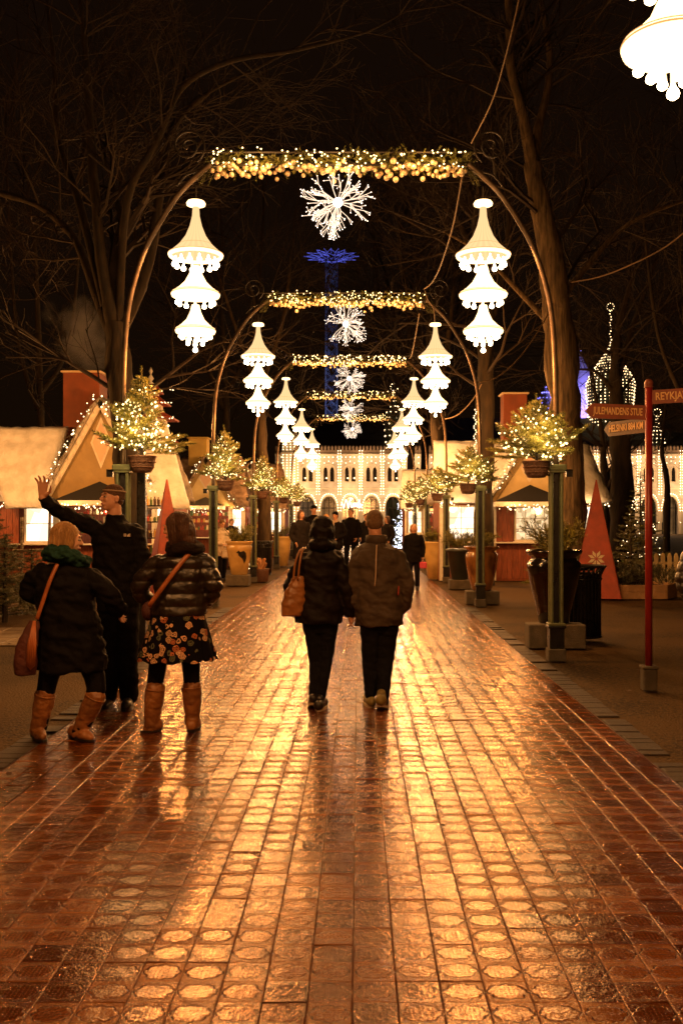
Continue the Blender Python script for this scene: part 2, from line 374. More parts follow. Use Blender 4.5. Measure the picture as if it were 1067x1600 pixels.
def prof(a, y0=313): return [(r/pm, -(y-y0)/pm) for r, y in a]
TIERS = [prof([(5,324),(6,338),(9.5,353),(16,369),(26,383),(37,393),(42.5,397)]),
         prof([(7,416),(10,428),(17,441),(27,451),(36,457),(37.5,459)]),
         prof([(6,477),(8.5,488),(14,500),(23,509),(30,514),(31,516)])]
BULBS = [(33, 413, 14, 4.2), (28, 473, 12, 3.9), (23, 526, 10, 3.6), (13, 536, 6, 3.4), (0, 547, 1, 4.0)]
def chandelier(name_i, loc, label, detail, power):
    t = thing('chandelier', label, 'lamp', loc, 0, 'tiered chandeliers hanging under the arches')
    c = MB(); c.lathe(prof([(4, 326), (5, 322), (14.5, 320.5), (15, 317.5), (13, 314.5), (3, 313)]), 24)
    c.build('cap', M_SHADE2, t, True)
    n = MB(); n.tube([(0, 0, 0), (0, 0, 0.16)], 0.008, 6)
    n.build('hanging_rod', M_IRON, t)
    for k, pr in enumerate(TIERS):
        s = MB(); n_ = 40
        s.lathe(pr, n_, cap=False)
        so = s.build('shade', M_SHADE if k == 0 else M_SHADEB, t, True)
        r, z = pr[-1]
        rm = MB(); rm.lathe([(r-.004, z), (r+.003, z-.012), (r-.006, z-.035), (r-.03, z-.04), (r-.03, z+.0)], n_, cap=False); rm.build('rim', M_SHADE2, so, True)
        tr = MB(); tr.lathe([(r+.001, z+.002), (r+.005, z-.003), (r+.001, z-.008)], n_, cap=False)
        tr.lathe([(pr[4][0]+.002, pr[4][1]+.002), (pr[4][0]+.004, pr[4][1]-.001), (pr[4][0]+.004, pr[4][1]-.005)], n_, cap=False)
        tr.build('trim', M_TRIM, so, True)
    bm_ = MB()
    for (r, y, n_, br) in BULBS:
        for k in range(n_):
            a = 2*pi*k/n_+.2; p = (r/pm*cos(a), r/pm*sin(a), -(y-313)/pm)
            if detail: inst('bulb', BULB_ME, t, p, sc=br/4)
            else: bm_.lathe([(.001, .05), (.010, .04), (br/pm*1.05, 0), (.001, -br/pm)], 6, p)
    # short hanging sockets inside the bottom cluster
    so = MB()
    for k in range(8):
        a = 2*pi*k/8; so.tube([(20/pm*cos(a), 20/pm*sin(a), -(517-313)/pm), (14/pm*cos(a), 14/pm*sin(a), -(533-313)/pm)], .006, 4)
    so.tube([(0, 0, -(500-313)/pm), (0, 0, -(545-313)/pm)], .012, 6)
    so.build('socket', M_SHADE2, t)
    if not detail: tag(bm_.build('bulb_rings', M_BULB, t, True), kind='stuff')
    t.rotation_euler = (rnd.gauss(0, .012), rnd.gauss(0, .012), rnd.uniform(0, 6))
    lamp('lamp_light', (0, 0, -(562-313)/pm), power, r=0.05, parent=t)
    lamp('lamp_light', (0, 0, -(408-313)/pm), power*.9, r=0.15, parent=t)
    return t
M_TRIM = glow('lit_trim', (1.0, 0.42, 0.14), 1.1)
bb = MB(); bb.lathe([(.001, .062), (.009, .055), (.012, .03), (.024, .012), (.030, -.005), (.026, -.020), (.013, -.030), (.001, -.033)], 12); BULB_ME = bb.mesh('bulb', M_BULB, True)

# ================================================================ ARCHES
ARCH_Y = [4.3, 11.32, 18.35, 25.4, 32.5, 39.6, -2.75]
CX = -0.215; HW = 2.455; LW = 1.63
def arch_path(sgn):
    # photo pixels of the left tube of the nearest full arch, mirrored for the right
    pts = [(192.5, 735), (192.5, 640), (194.5, 557), (199.5, 490), (210.6, 437), (229, 385), (254, 340), (280, 302), (306, 276), (330, 256)]
    out = []
    for u, v in pts:
        x = (u-560)/pm-CX; z = 1.6+(812-v)/pm
        out.append(Vector((-x*sgn if sgn > 0 else x, 0, z)))
    return spline(out, 4)
def scroll(cx, cz, sgn, r0=.19, turns=1.9):
    pts = []
    for i in range(46):
        t = i/45; a = -pi/2+0.5+t*turns*2*pi; r = r0*(1-t)**.8+.012
        pts.append((cx+sgn*r*cos(a)*-1, 0, cz+r*sin(a)))
    return pts
POS = ['nearest, partly above the view', 'first row behind the walking couple', 'second row', 'third row', 'fourth row', 'fifth, farthest row']
def fir_spray(b, p0, p1, step=.012, nl=.03, w=.004, k=3, rg=rnd, tw=.0035, droop=0):
    p0 = Vector(p0); p1 = Vector(p1); d = (p1-p0); Ln = d.length
    if Ln < 1e-4: return
    d.normalize(); x, y = frame(d)
    b.tube([p0, p1], [tw, tw*.4], 3, 1, False)
    n = max(2, int(Ln/step))
    vs = []; fs = []
    for i in range(n):
        c = p0+d*(Ln*(i+.5)/n)
        for j in range(k):
            a = rg.uniform(0, 2*pi); s = (x*cos(a)+y*sin(a)); s2 = (x*-sin(a)+y*cos(a))
            tip = c+(s*.8+d*.65).normalized()*nl*rg.uniform(.7, 1.15)
            o = len(vs); vs += [c-s2*w/2, c+s2*w/2, tip]; fs.append((o, o+1, o+2))
    b.add(vs, fs, 0)
def arch(i):
    Y = ARCH_Y[i]; det = i <= 2; sdn = random.Random(50+i)
    a = thing('lamp_arch', 'green posted lamp arch with curled bronze tubes, '+['nearest, framing the view from overhead', 'the tallest complete one in view', 'second complete one along the path', 'third complete one along the path', 'fourth complete one along the path', 'farthest and smallest before the palace', 'standing behind the viewer'][i], 'lamp arch', (CX, Y, 0), 0, 'arches spanning the path')
    for sgn in (-1, 1):
        x = sgn*HW
        pl = MB(); pl.bev((x, 0, .07), (.20, .20, .14), .01); pl.build('footing', M_CONC, a)
        pb = MB(); pb.bev((x, 0, .265), (.165, .165, .25), .008); pb.bev((x, 0, .385), (.2, .2, .03), .006); pb.build('plinth', M_BLACKP, a)
        po = MB()
        for dx in (-.056, .056):
            for dy in (-.056, .056): po.tube([(x+dx, dy, .40), (x+dx, dy, 2.16)], .019, 8)
        po.bev((x, 0, .415), (.185, .185, .03), .006)
        pc = po.build('post', M_GREEN, a, False)
        co = MB(); co.box((x, 0, 1.28), (.06, .06, 1.75)); co.build('post_core', M_BLACKP, a)
        ca = MB(); ca.bev((x, 0, 2.19), (.21, .21, .07), .01); ca.bev((x, 0, 2.145), (.18, .18, .03), .006); ca.build('post_cap', M_GREEN, a)
        jb = MB(); jb.box((x+sgn*.15, 0, 2.12), (.07, .06, .07)); jb.tube([(x+sgn*.11, 0, 2.16), (x+sgn*.19, 0, 2.16)], .014, 6); jb.build('junction_box', M_BLACKP, a)
        tb_ = MB(); tb_.tube([(x, 0, 2.2)]+arch_path(sgn), .031 if i < 3 else .032, 12); tb_.build('arch_tube', M_BRONZE, a, True)
        sc = MB(); sc.tube(scroll(sgn*1.72, 1.6+(812-228)/pm, sgn), .013, 6)
        sc.tube(spline([(sgn*1.47, 0, 5.64), (sgn*1.62, 0, 5.56), (sgn*1.74, 0, 5.52), (sgn*1.85, 0, 5.40)], 4), .012, 6)
        sc.build('scroll', M_IRON, a, True)
    cb = MB(); cb.tube([(-1.62, 0, 5.78), (1.62, 0, 5.78)], .012, 6); cb.tube([(-1.50, 0, 5.64), (1.50, 0, 5.64)], .025, 6)
    for x in (-1.5, -.75, 0, .75, 1.5): cb.tube([(x, 0, 5.64), (x, 0, 5.78)], .008, 5)
    cb.build('crossbar', M_IRON, a)
    # garland: greenery, baubles, lights
    g = thing('garland', 'fir garland with gold baubles and small lights across the '+['overhead nearest arch', 'tallest arch in view', 'second complete arch', 'third complete arch', 'fourth complete arch', 'farthest arch', 'arch behind the viewer'][i], 'garland', (CX, Y, 5.64), 0, 'garlands on the arches')
    gb = MB(); ba = MB(); ft = MB()
    W2 = 1.44; n = 420 if i <= 1 else (240 if i == 2 else 110)
    if i == 0: n = 120
    for k in range(n):
        x = sdn.uniform(-W2, W2); p = Vector((x, sdn.uniform(-.05, .05), sdn.uniform(-.03, .09)))
        d = Vector((sdn.uniform(-1, 1), sdn.uniform(-1, .7), sdn.uniform(-.9, .75))).normalized()*sdn.uniform(.09, .17)
        fir_spray(gb, p, p+d, .012 if i < 3 else .022, .030, .007 if i < 3 else .010, 4, sdn)
    for sg in (-1, 1):
        for k in range(16):
            p = Vector((sg*(W2-.02+sdn.uniform(0, .12)), 0, sdn.uniform(-.12, .04))); fir_spray(gb, p, p+Vector((sg*.07, sdn.uniform(-.05, .05), -.12)), .012, .028, .005, 3, sdn)
    tag(gb.build('fir_twigs', [M_NEEDLE, M_TWIG], g), kind='stuff')
    nb = 150 if i < 4 else 80
    for k in range(nb):
        x = -W2+2*W2*(k+sdn.random())/nb; z = -.06+sdn.choice((0, 0, -.03, -.05, .04))+sdn.uniform(-.02, .02)-(.07 if sdn.random() < .06 else 0)
        ba.ball((x, sdn.uniform(-.14, .10), z), sdn.uniform(.022, .036), 10 if i < 3 else 6, 6 if i < 3 else 4)
    tag(ba.build('baubles', M_BAUBLE, g, True), kind='stuff')
    for k in range(150 if i < 4 else 80):
        ft.octa((sdn.uniform(-W2, W2), sdn.uniform(-.17, -.02), sdn.uniform(-.09, .15)), .011 if i < 3 else .016)
    tag(ft.build('fairy_lights', M_FAIRY, g), kind='stuff')
    for x in (-.95, 0, .95): lamp('garland_light', (x, -.42, -.10), 30, (1, .52, .18), .12, g)
    # hanging star burst
    s = thing('star_light', 'sparkling star burst light of branching wires hanging from the '+['overhead nearest arch', 'tallest arch', 'second complete arch', 'third complete arch', 'fourth complete arch', 'farthest arch', 'arch behind the viewer'][i], 'star light', (CX-.02, Y, 1.6+(812-316)/pm), sdn.uniform(0, 6), 'star lights under the garlands')
    wr = MB(); tp = MB()
    for k in range(34):
        v = Vector((sdn.gauss(0, 1), sdn.gauss(0, 1), sdn.gauss(0, 1))).normalized(); L1 = sdn.uniform(.12, .24)
        p1 = v*L1; wr.tube([v*.05, p1], .0045, 4, 0, False)
        for q in range(3):
            w_ = (v+Vector((sdn.gauss(0, .33), sdn.gauss(0, .33), sdn.gauss(0, .33)))).normalized(); p2 = p1+w_*sdn.uniform(.09, .15); wr.tube([p1, p2], .004, 4, 0, False)
            for q2 in range(2):
                w2 = (w_+Vector((sdn.gauss(0, .5), sdn.gauss(0, .5), sdn.gauss(0, .5)))).normalized(); p3 = p2+w2*sdn.uniform(.05, .10); wr.tube([p2, p3], .0032, 4, 0, False); tp.octa(p3, .007)
    tag(wr.build('wire_branches', M_STARW, s), kind='stuff'); tag(tp.build('light_tips', M_START, s), kind='stuff')
    co = MB(); co.ball((0, 0, 0), .055, 14, 10); co.build('core', M_STARC, s, True)
    hg = MB(); hg.tube([(0, 0, .05), (0, 0, .40)], .003, 4); hg.build('hanging_wire', M_IRON, s)
    lamp('star_glow', (0, 0, -.12), 9, (1, .50, .20), .1, s)
    for sgn, side in ((-1, 'left'), (1, 'right')):
        lb = 'tiered white-glowing chandelier hanging from the %s side of the %s arch' % (side, ['overhead nearest', 'tallest', 'second complete', 'third complete', 'fourth complete', 'farthest', 'unseen rear'][i])
        chandelier(i, (CX+sgn*LW-(.42 if i == 0 and sgn < 0 else 0), Y+(.22 if i == 0 else 0), 1.6+(812-313)/pm), lb, i <= 2, LPOW*(.35 if i == 6 else .8 if i == 0 else 1))
LPOW = 225
M_BAUBLE = mat('gold_bauble', (0.85, 0.62, 0.34), 0.3, metal=0.35, var=0.12, vscale=30, emit=(1, .5, .15), es=0.0)
M_STARW = glow('star_wire', (1.0, 0.72, 0.50), 1.7)
M_START = glow('star_tip', (1.0, 0.78, 0.62), 5)
M_STARC = glow('star_core', (1.0, 0.85, 0.7), 6, 'AUTO')
for i in range(7): arch(i)
# ================================================================ BASKET TREES ON THE POSTS
def fir_mesh(seed, h=1.0, r=.55, nb=64, lean=(0, 0)):
    g = random.Random(seed); b = MB(); tips = []
    top = Vector((lean[0], lean[1], h))
    b.tube([(0, 0, -.1), top*.5, top], [.018, .012, .004], 6, 1)
    fir_spray(b, top*.75, top+Vector((0, 0, .03)), .01, .035, .006, 4, g)
    for k in range(nb):
        t = (k+g.random())/nb; z = .02+t**1.15*h*.88
        R_ = r*(1-t)**.85*g.uniform(.5, 1.05)+.05
        a = k*2.4+g.uniform(-.4, .4); p = top*(z/h)
        d = Vector((cos(a), sin(a), g.uniform(.15, .9)-.15*(t < .25))).normalized()
        e = p+d*R_*1.12; b.tube([p, e], [.006, .003], 3, 1, False)
        fir_spray(b, p+d*R_*.25, e, .010, .036, .0075, 5, g); tips.append(e)
        x, y = frame(d); n = max(2, int(R_/.06))
        for j in range(n):
            f = .3+.65*j/n; q = p+d*R_*1.12*f
            for sg in (-1, 1):
                w = (d*.75+x*sg*.8+y*g.uniform(-.25, .25)).normalized(); e2 = q+w*R_*(1.05-f)*.6
                fir_spray(b, q, e2, .011, .034, .0075, 4, g)
                if g.random() < .4: tips.append(e2)
    return b, tips
def basket_mesh():
    b = MB(); n = 28
    pr = [(.06, -.17), (.10, -.165), (.125, -.12), (.14, -.06), (.150, -.005), (.158, .0), (.158, .015), (.145, .015), (.14, -.01), (.01, -.02)]
    b.lathe(pr, n, wob=lambda a, i: 1+.025*(1 if (int(a/(2*pi)*n)+i) % 2 else -1))
    for z, r in ((.012, .156), (-.05, .146), (-.11, .13)):
        b.tube([(r*cos(2*pi*k/24), r*sin(2*pi*k/24), z) for k in range(25)], .008, 5)
    return b.mesh('basket', M_BASKET, True)
BASKET = basket_mesh(); FIRS = []
for k, (sd, le) in enumerate(((11, (.02, .02)), (12, (-.05, .0)), (13, (.04, -.02)))):
    b, tips = fir_mesh(sd, [1.0, .74, .82][k], [.55, .62, .56][k], 78, le)
    g = random.Random(sd+9); f1 = MB()
    for q in range(230):
        p = g.choice(tips)*g.uniform(.45, 1.0); f1.octa((p[0]+g.uniform(-.03, .03), p[1]+g.uniform(-.03, .03), p[2]+g.uniform(-.02, .04)), g.uniform(.010, .016))
    FIRS.append((b.mesh('branches', [M_NEEDLE, M_TWIG]), f1.mesh('fairy_lights', M_FAIRY)))
nm = ['overhead nearest', 'tallest', 'second complete', 'third complete', 'fourth complete', 'farthest']
for i in range(1, 6):
    for sgn, side in ((-1, 'left'), (1, 'right')):
        x = CX+sgn*(HW-.24); k = (0 if sgn < 0 else 1) if i < 3 else (i+(sgn > 0)) % 3
        z = 1.6+(812-(716 if sgn < 0 else 724))/pm
        t = thing('basket_tree', 'lit fir tree in a wicker basket on the %s post of the %s arch' % (side, nm[i]), 'basket tree', (x, ARCH_Y[i]-.12, z), i*1.3, 'fir trees in baskets on the arch posts')
        inst('basket', BASKET, t, (0, 0, 0)); inst('branches', FIRS[k][0], t, (0, 0, 0)); tag(inst('fairy_lights', FIRS[k][1], t, (0, 0, 0)), kind='stuff')
        br = MB(); br.tube([(0, 0, -.02), (.06, 0, -.12), (.2, 0, -.14)], .012, 6)
        o = br.build('bracket', M_BLACKP, t); o.rotation_euler.z = (-i*1.3)+(pi if sgn < 0 else 0)+.45*sgn
        lamp('tree_light', (-.05, -.45, .42), 45, (1, .60, .22), .22, t); t.children[-1].location = Matrix.Rotation(-i*1.3, 3, 'Z') @ Vector((0, -.62, .30))
        lamp('tree_light', (.0, .0, .28), 26, (1, .60, .22), .12, t)

# ================================================================ BARE TREES
def bare_tree(name, label, base, stems, seed, depth=5, twig=1.0, mats=None, spread=.55, reach=1.0, minr=.0035, sides=5, group='bare trees among the stalls'):
    """stems: list of (points, radii) in world coordinates; branches grow from them"""
    g = random.Random(seed); root = thing(name, label, 'tree', base, 0, group)
    tr = MB(); cr = MB(); cnt = [0]
    def grow(p, d, L, r, lv):
        cnt[0] += 1
        n = 4 if lv > 1 else 3; pts = [p]; q = Vector(p); dd = d.normalized()
        for k in range(n):
            dd = (dd+Vector((g.gauss(0, .13), g.gauss(0, .13), g.gauss(0, .10)+.02))).normalized(); q = q+dd*L/n; pts.append(q.copy())
        e = max(minr, r*.45)
        (tr if lv >= depth-1 and r > .03 else cr).tube(pts, [r+(e-r)*k/n for k in range(n+1)], sides if r > .02 else 3, 0, False)
        if lv <= 0: return
        m = g.choice((3, 4, 4, 5)) if lv > 1 else 4
        for k in range(m):
            f = g.uniform(.25, 1.0); idx = min(n-1, int(f*n)); b0 = pts[idx].lerp(pts[idx+1], f*n-idx)
            x, y = frame(dd); a = g.uniform(0, 2*pi)
            nd = (dd*(1-spread*.3)+(x*cos(a)+y*sin(a))*spread*g.uniform(.7, 1.6)+Vector((0, 0, .06))).normalized()
            grow(b0, nd, L*g.uniform(.5, .82), max(minr, r*g.uniform(.38, .62)), lv-1)
    for si, (pts, rads, lv, nbr, L0) in enumerate(stems):
        pts2 = spline(pts, 5); n = len(pts2); rr = []
        for i in range(n):
            f = i/(n-1)*(len(rads)-1); j = min(len(rads)-2, int(f)); rr.append(rads[j]+(rads[j+1]-rads[j])*(f-j))
        k = len(tr.v); tr.tube(pts2, rr, 18 if rr[0] > .12 else 9, 0, False)
        if rr[0] > .12:
            for q in range(k, len(tr.v)):
                v = Vector(tr.v[q]); nn = noise.noise(v*2.6)*.22*rr[0]+noise.noise(Vector((v.x*14, v.y*14, v.z*2.0)))*.16*rr[0]
                c = pts2[(q-k)//18]; dv = (v-c); tr.v[q] = tuple(v+dv.normalized()*nn)
        for b in range(nbr):
            f = g.uniform(.3 if si else .55, 1) if lv > 0 else 1; idx = min(n-2, int(f*(n-1))); p = pts2[idx]; r = rr[idx]
            dd = (pts2[idx+1]-pts2[idx]).normalized(); x, y = frame(dd); a = g.uniform(0, 2*pi)
            grow(p, (dd*.6+(x*cos(a)+y*sin(a))*1.0).normalized(), L0*g.uniform(.6, 1.15)*reach, max(minr*1.5, min(.05, r*g.uniform(.2, .45))), lv)
        grow(pts2[-1], (pts2[-1]-pts2[-2]), L0*reach, rr[-1], lv)
    m = mats or M_BARK
    tr.build('trunk', m, root, True, base); c = cr.build('crown', M_TWIG, root, False, base)
    return root
Yt = 19.5
def PP(l, Y, j=0): return [P(u, v, Y, (dd if len(q) > 2 else 0)) for q in l for (u, v, dd) in [(q[0], q[1], q[2] if len(q) > 2 else 0)]]
def px(w, Y): return w/2/F*Y
# big left tree (behind the first left post)
Y = 19.5; b0 = P(203, 812, Y); b0.z = 0
bare_tree('bare_tree', 'large bare tree with several rising stems behind the tall left post', b0, [
    ([b0, P(200, 760, Y), P(192, 660, Y), P(186, 560, Y), P(180, 505, Y)], [px(46, Y), px(36, Y), px(38, Y), px(40, Y), px(28, Y)], 3, 3, 2.4),
    (PP([(180, 520), (165, 430, -.2), (157, 330, -.3), (150, 220, -.4), (146, 120, -.5), (138, 30, -.5)], Y), [px(22, Y), px(17, Y), px(15, Y), px(12, Y), px(7, Y)], 3, 12, 2.1),
    (PP([(188, 520), (220, 420, .4), (238, 320, .5), (250, 220, .6), (268, 165, .7), (320, 115, .8), (390, 80, .8)], Y), [px(22, Y), px(16, Y), px(13, Y), px(9, Y), px(5, Y)], 3, 12, 2.0),
    (PP([(178, 530), (130, 420, .5), (95, 350, .8), (40, 300, .9), (-30, 275, 1.0)], Y), [px(20, Y), px(14, Y), px(11, Y), px(7, Y)], 3, 10, 2.0),
    (PP([(186, 500), (210, 330, -.6), (262, 250, -1), (300, 175, -1.1), (370, 140, -1.2), (460, 125, -1.2), (540, 110, -1.3)], Y), [px(14, Y), px(10, Y), px(8, Y), px(4, Y)], 2, 12, 1.7),
    (PP([(165, 480), (110, 300, .6), (70, 190, .9), (62, 80, 1.0), (50, -30, 1)], Y), [px(16, Y), px(12, Y), px(9, Y), px(5, Y)], 3, 10, 2.0)], 21, mats=M_BARKD)
# big right tree
Y = 20.5; b0 = P(896, 812, Y); b0.z = 0
RT = bare_tree('bare_tree', 'large bare tree forking high above the black urn, right of the tallest arch', b0, [
    ([b0, P(893, 800, Y), P(888, 700, Y), P(878, 600, Y), P(870, 480, Y), P(858, 390, Y), P(840, 310, Y), P(832, 255, Y)], [px(58, Y), px(44, Y), px(42, Y), px(50, Y), px(44, Y), px(38, Y), px(30, Y), px(24, Y)], 3, 6, 2.2),
    (PP([(832, 262), (815, 190, -.2), (795, 120, -.3), (790, 40, -.4), (785, -40, -.4)], Y), [px(20, Y), px(15, Y), px(12, Y), px(8, Y)], 3, 12, 2.2),
    (PP([(834, 262), (845, 190, .3), (863, 120, .5), (866, 50, .6), (850, -40, .6)], Y), [px(18, Y), px(13, Y), px(11, Y), px(8, Y)], 3, 12, 2.2),
    (PP([(868, 480), (930, 400, .5), (1000, 330, .8), (1090, 290, 1)], Y), [px(12, Y), px(8, Y), px(5, Y)], 3, 8, 1.8),
    (PP([(872, 520), (810, 440, .5), (760, 380, .8), (700, 340, 1)], Y), [px(11, Y), px(7, Y), px(4, Y)], 3, 8, 1.8)], 33, mats=M_BARKR)
b0 = P(755, 812, 24.5); b0.z = 0; Y = 24.5
bare_tree('bare_tree', 'tall straight bare tree with a light string up its trunk, behind the second right post', b0, [
    ([b0, P(756, 780, Y), P(757, 700, Y), P(757, 610, Y), P(760, 500, Y), P(752, 420, Y)], [px(34, Y), px(28, Y), px(27, Y), px(26, Y), px(22, Y), px(15, Y)], 3, 8, 2.3),
    (PP([(757, 520), (790, 430, .4), (800, 330, .6), (790, 240, .8)], Y), [px(14, Y), px(10, Y), px(6, Y)], 3, 9, 2.0),
    (PP([(752, 430), (725, 350, .4), (690, 300, .6), (670, 230, .8)], Y), [px(14, Y), px(9, Y), px(5, Y)], 3, 9, 2.0)], 35, mats=M_BARKD)
s = thing('light_string', 'string of small lights climbing the tree trunk beside the second right post', 'light string', P(745, 812, 24.3))
ls = MB()
for k in range(38): ls.octa(P(742+2*sin(k*1.3), 640+k*3.2, 24.2), .018)
ls.build('fairy_lights', M_FAIRYF, s, org=s.location)['kind'] = 'stuff'
b0 = P(690, 812, 33); b0.z = 0; Y = 33
bare_tree('bare_tree', 'pale trunked bare tree behind the yellow pot on the right', b0, [
    ([b0, P(689, 780, Y), P(684, 700, Y), P(680, 640, Y), P(672, 560, Y)], [px(26, Y), px(22, Y), px(20, Y), px(18, Y), px(10, Y)], 3, 8, 2.6),
    (PP([(680, 640), (700, 540, .4), (712, 440, .6)], Y), [px(12, Y), px(8, Y), px(4, Y)], 3, 8, 2.2)], 36)
b0 = P(414, 812, 34); b0.z = 0; Y = 34
bare_tree('bare_tree', 'bare tree standing behind the third left post near the bins', b0, [
    ([b0, P(413, 780, Y), P(410, 700, Y), P(408, 600, Y), P(400, 500, Y)], [px(26, Y), px(18, Y), px(16, Y), px(12, Y), px(6, Y)], 3, 8, 3.0),
    (PP([(408, 620), (370, 520, .4), (340, 430, .6)], Y), [px(10, Y), px(6, Y), px(4, Y)], 3, 8, 2.4),
    (PP([(408, 600), (440, 500, .4), (450, 420, .6)], Y), [px(10, Y), px(6, Y), px(4, Y)], 3, 8, 2.4)], 37)
b0 = P(972, 812, 29); b0.z = 0; Y = 29
bare_tree('bare_tree', 'dark thick bare tree in front of the glowing onion dome on the right', b0, [
    ([b0, P(972, 790, Y), P(968, 700, Y), P(963, 640, Y), P(961, 560, Y), P(966, 510, Y)], [px(44, Y), px(36, Y), px(30, Y), px(20, Y), px(16, Y), px(9, Y)], 3, 10, 2.3),
    (PP([(963, 600), (985, 530, .3), (1010, 460, .4), (1030, 400, .4)], Y), [px(12, Y), px(8, Y), px(5, Y)], 3, 8, 2.4),
    (PP([(968, 700), (1000, 650, -.3), (1040, 620, -.4)], Y), [px(10, Y), px(6, Y), px(4, Y)], 2, 6, 2.4),
    (PP([(962, 620), (930, 585, -.3), (900, 580, -.4)], Y), [px(8, Y), px(5, Y), px(3, Y)], 2, 6, 1.8)], 38, mats=M_BARKD)
b0 = P(948, 812, 31); b0.z = 0; Y = 31
bare_tree('bare_tree', 'slim forked bare sapling against the palace wall, left of the dark thick tree', b0, [
    ([b0, P(946, 780, Y), P(944, 730, Y), P(938, 660, Y)], [px(22, Y), px(16, Y), px(12, Y), px(7, Y)], 3, 8, 1.8),
    (PP([(945, 770), (962, 730, -.3), (975, 690, -.3)], Y), [px(9, Y), px(6, Y), px(4, Y)], 2, 6, 1.6)], 39, mats=M_BARKD)
b0 = P(1040, 812, 33); b0.z = 0; Y = 33
bare_tree('bare_tree', 'thin twiggy bare tree in front of the palace windows at the far right', b0, [
    ([b0, P(1042, 760, Y), P(1034, 700, Y), P(1045, 600, Y)], [px(12, Y), px(8, Y), px(6, Y), px(4, Y)], 3, 12, 2.4)], 40, mats=M_BARKD)
for (u, Y, hh, sd, lb) in ((350, 46, 330, 41, 'bare tree far behind the yellow chimney stall'), (640, 50, 330, 42, 'bare tree far behind the right chandeliers'), (560, 62, 420, 43, 'tall bare tree far down the middle, behind the garlands'), (1075, 26, 330, 44, 'bare tree at the far right edge of the view'), (60, 30, 260, 45, 'bare tree standing behind the snowy cottage on the left')):
    b0 = P(u, 812, Y); b0.z = 0
    if u == 560: b0 = P(662, 812, Y); b0.z = 0; u = 662
    bare_tree('bare_tree', lb, b0, [
        ([b0, P(u, 760, Y), P(u+4, 640, Y), P(u-5, hh+120, Y)], [px(16, Y), px(12, Y), px(10, Y), px(6, Y)], 3, 9, 3.4*Y/35),
        (PP([(u, 640), (u-40, 520, .4), (u-60, hh, .6)], Y), [px(9, Y), px(6, Y), px(4, Y)], 3, 9, 3.0*Y/35),
        (PP([(u, 620), (u+45, 520, .4), (u+60, hh, .6)], Y), [px(9, Y), px(6, Y), px(4, Y)], 3, 9, 3.0*Y/35)], sd, mats=M_BARKD)

# ================================================================ COTTAGE STALLS
def lit_pane(name, base, s, sc=9):
    m = bpy.data.materials.new(name); m.use_nodes = True; t = m.node_tree; N = t.nodes; L = t.links; N.clear()
    tc = N.new('ShaderNodeTexCoord'); v = N.new('ShaderNodeTexVoronoi'); v.inputs['Scale'].default_value = sc; L.new(tc.outputs['Object'], v.inputs['Vector'])
    r = N.new('ShaderNodeValToRGB'); e0 = r.color_ramp.elements; e0[0].position = .1; e0[1].position = .9
    e0[0].color = (base[0]*.25, base[1]*.22, base[2]*.15, 1); e0[1].color = (*base, 1)
    L.new(v.outputs['Color'], r.inputs[0])
    e = N.new('ShaderNodeEmission'); L.new(r.outputs[0], e.inputs[0]); e.inputs[1].default_value = s
    g = N.new('ShaderNodeBsdfGlossy'); g.inputs[1].default_value = .1; g.inputs[0].default_value = (.3, .3, .3, 1)
    a = N.new('ShaderNodeAddShader'); o = N.new('ShaderNodeOutputMaterial'); L.new(e.outputs[0], a.inputs[0]); L.new(g.outputs[0], a.inputs[1]); L.new(a.outputs[0], o.inputs[0]); return m
M_PANE = lit_pane('lit_window_pane', (1, .68, .36), 1.6); M_PANEB = lit_pane('bright_window_pane', (1, .8, .55), 3.0, 2)
M_INT = mat('stall_interior', (0.45, 0.32, 0.18), .7, var=.4, vscale=3)
GOODS = [mat('goods_%s' % n, c, .4) for n, c in (('red', (.45, .05, .03)), ('cream', (.7, .6, .4)), ('dark', (.05, .03, .02)), ('gold', (.6, .35, .08)), ('green', (.08, .15, .05)))]
def window(parent, x0, x1, z0, z1, y, nx, nz, pane, name='window'):
    f = MB(); w = .045; t = .05
    for (cx_, cz, dx, dz) in (((x0+x1)/2, z1+w/2, x1-x0+2*w, w), ((x0+x1)/2, z0-w/2, x1-x0+2*w, w)): f.box((cx_, y, cz), (dx, t, dz))
    for xx in (x0-w/2, x1+w/2): f.box((xx, y, (z0+z1)/2), (w, t, z1-z0))
    fo = f.build(name, M_WHITEW, parent)
    m = MB()
    for k in range(1, nx): m.box((x0+(x1-x0)*k/nx, y-.003, (z0+z1)/2), (.018, .02, z1-z0))
    for k in range(1, nz): m.box(((x0+x1)/2, y+.002, z0+(z1-z0)*k/nz), (x1-x0, .014, .018))
    m.build('muntins', M_WHITEW, fo)
    p = MB(); p.box(((x0+x1)/2, y+.04, (z0+z1)/2), (x1-x0+.02, .008, z1-z0+.02)); p.build('pane', pane, fo)
    s = MB(); s.box(((x0+x1)/2, y-.05, z0-w-.012), (x1-x0+.16, .16, .03)); s.build('sill', M_WHITEW, fo)
def eave_lights(b, fl, p0, p1, g, n=None, drop=.10, lit=.8):
    p0 = Vector(p0); p1 = Vector(p1); L = (p1-p0).length; n = n or int(L*26)
    for k in range(n):
        t = g.random(); p = p0.lerp(p1, t); q = p+Vector((g.uniform(-.1, .1), g.uniform(-.12, .02), g.uniform(-drop*1.6, .06)))
        fir_spray(b, p+Vector((0, 0, g.uniform(-.03, .03))), q, .02, .03, .008, 3, g)
    for k in range(int(n*lit)):
        p = p0.lerp(p1, g.random()); fl.octa((p.x+g.uniform(-.02, .02), p.y-.10+g.uniform(-.04, .03), p.z+g.uniform(-drop, .05)), g.choice((.014, .018, .026)))
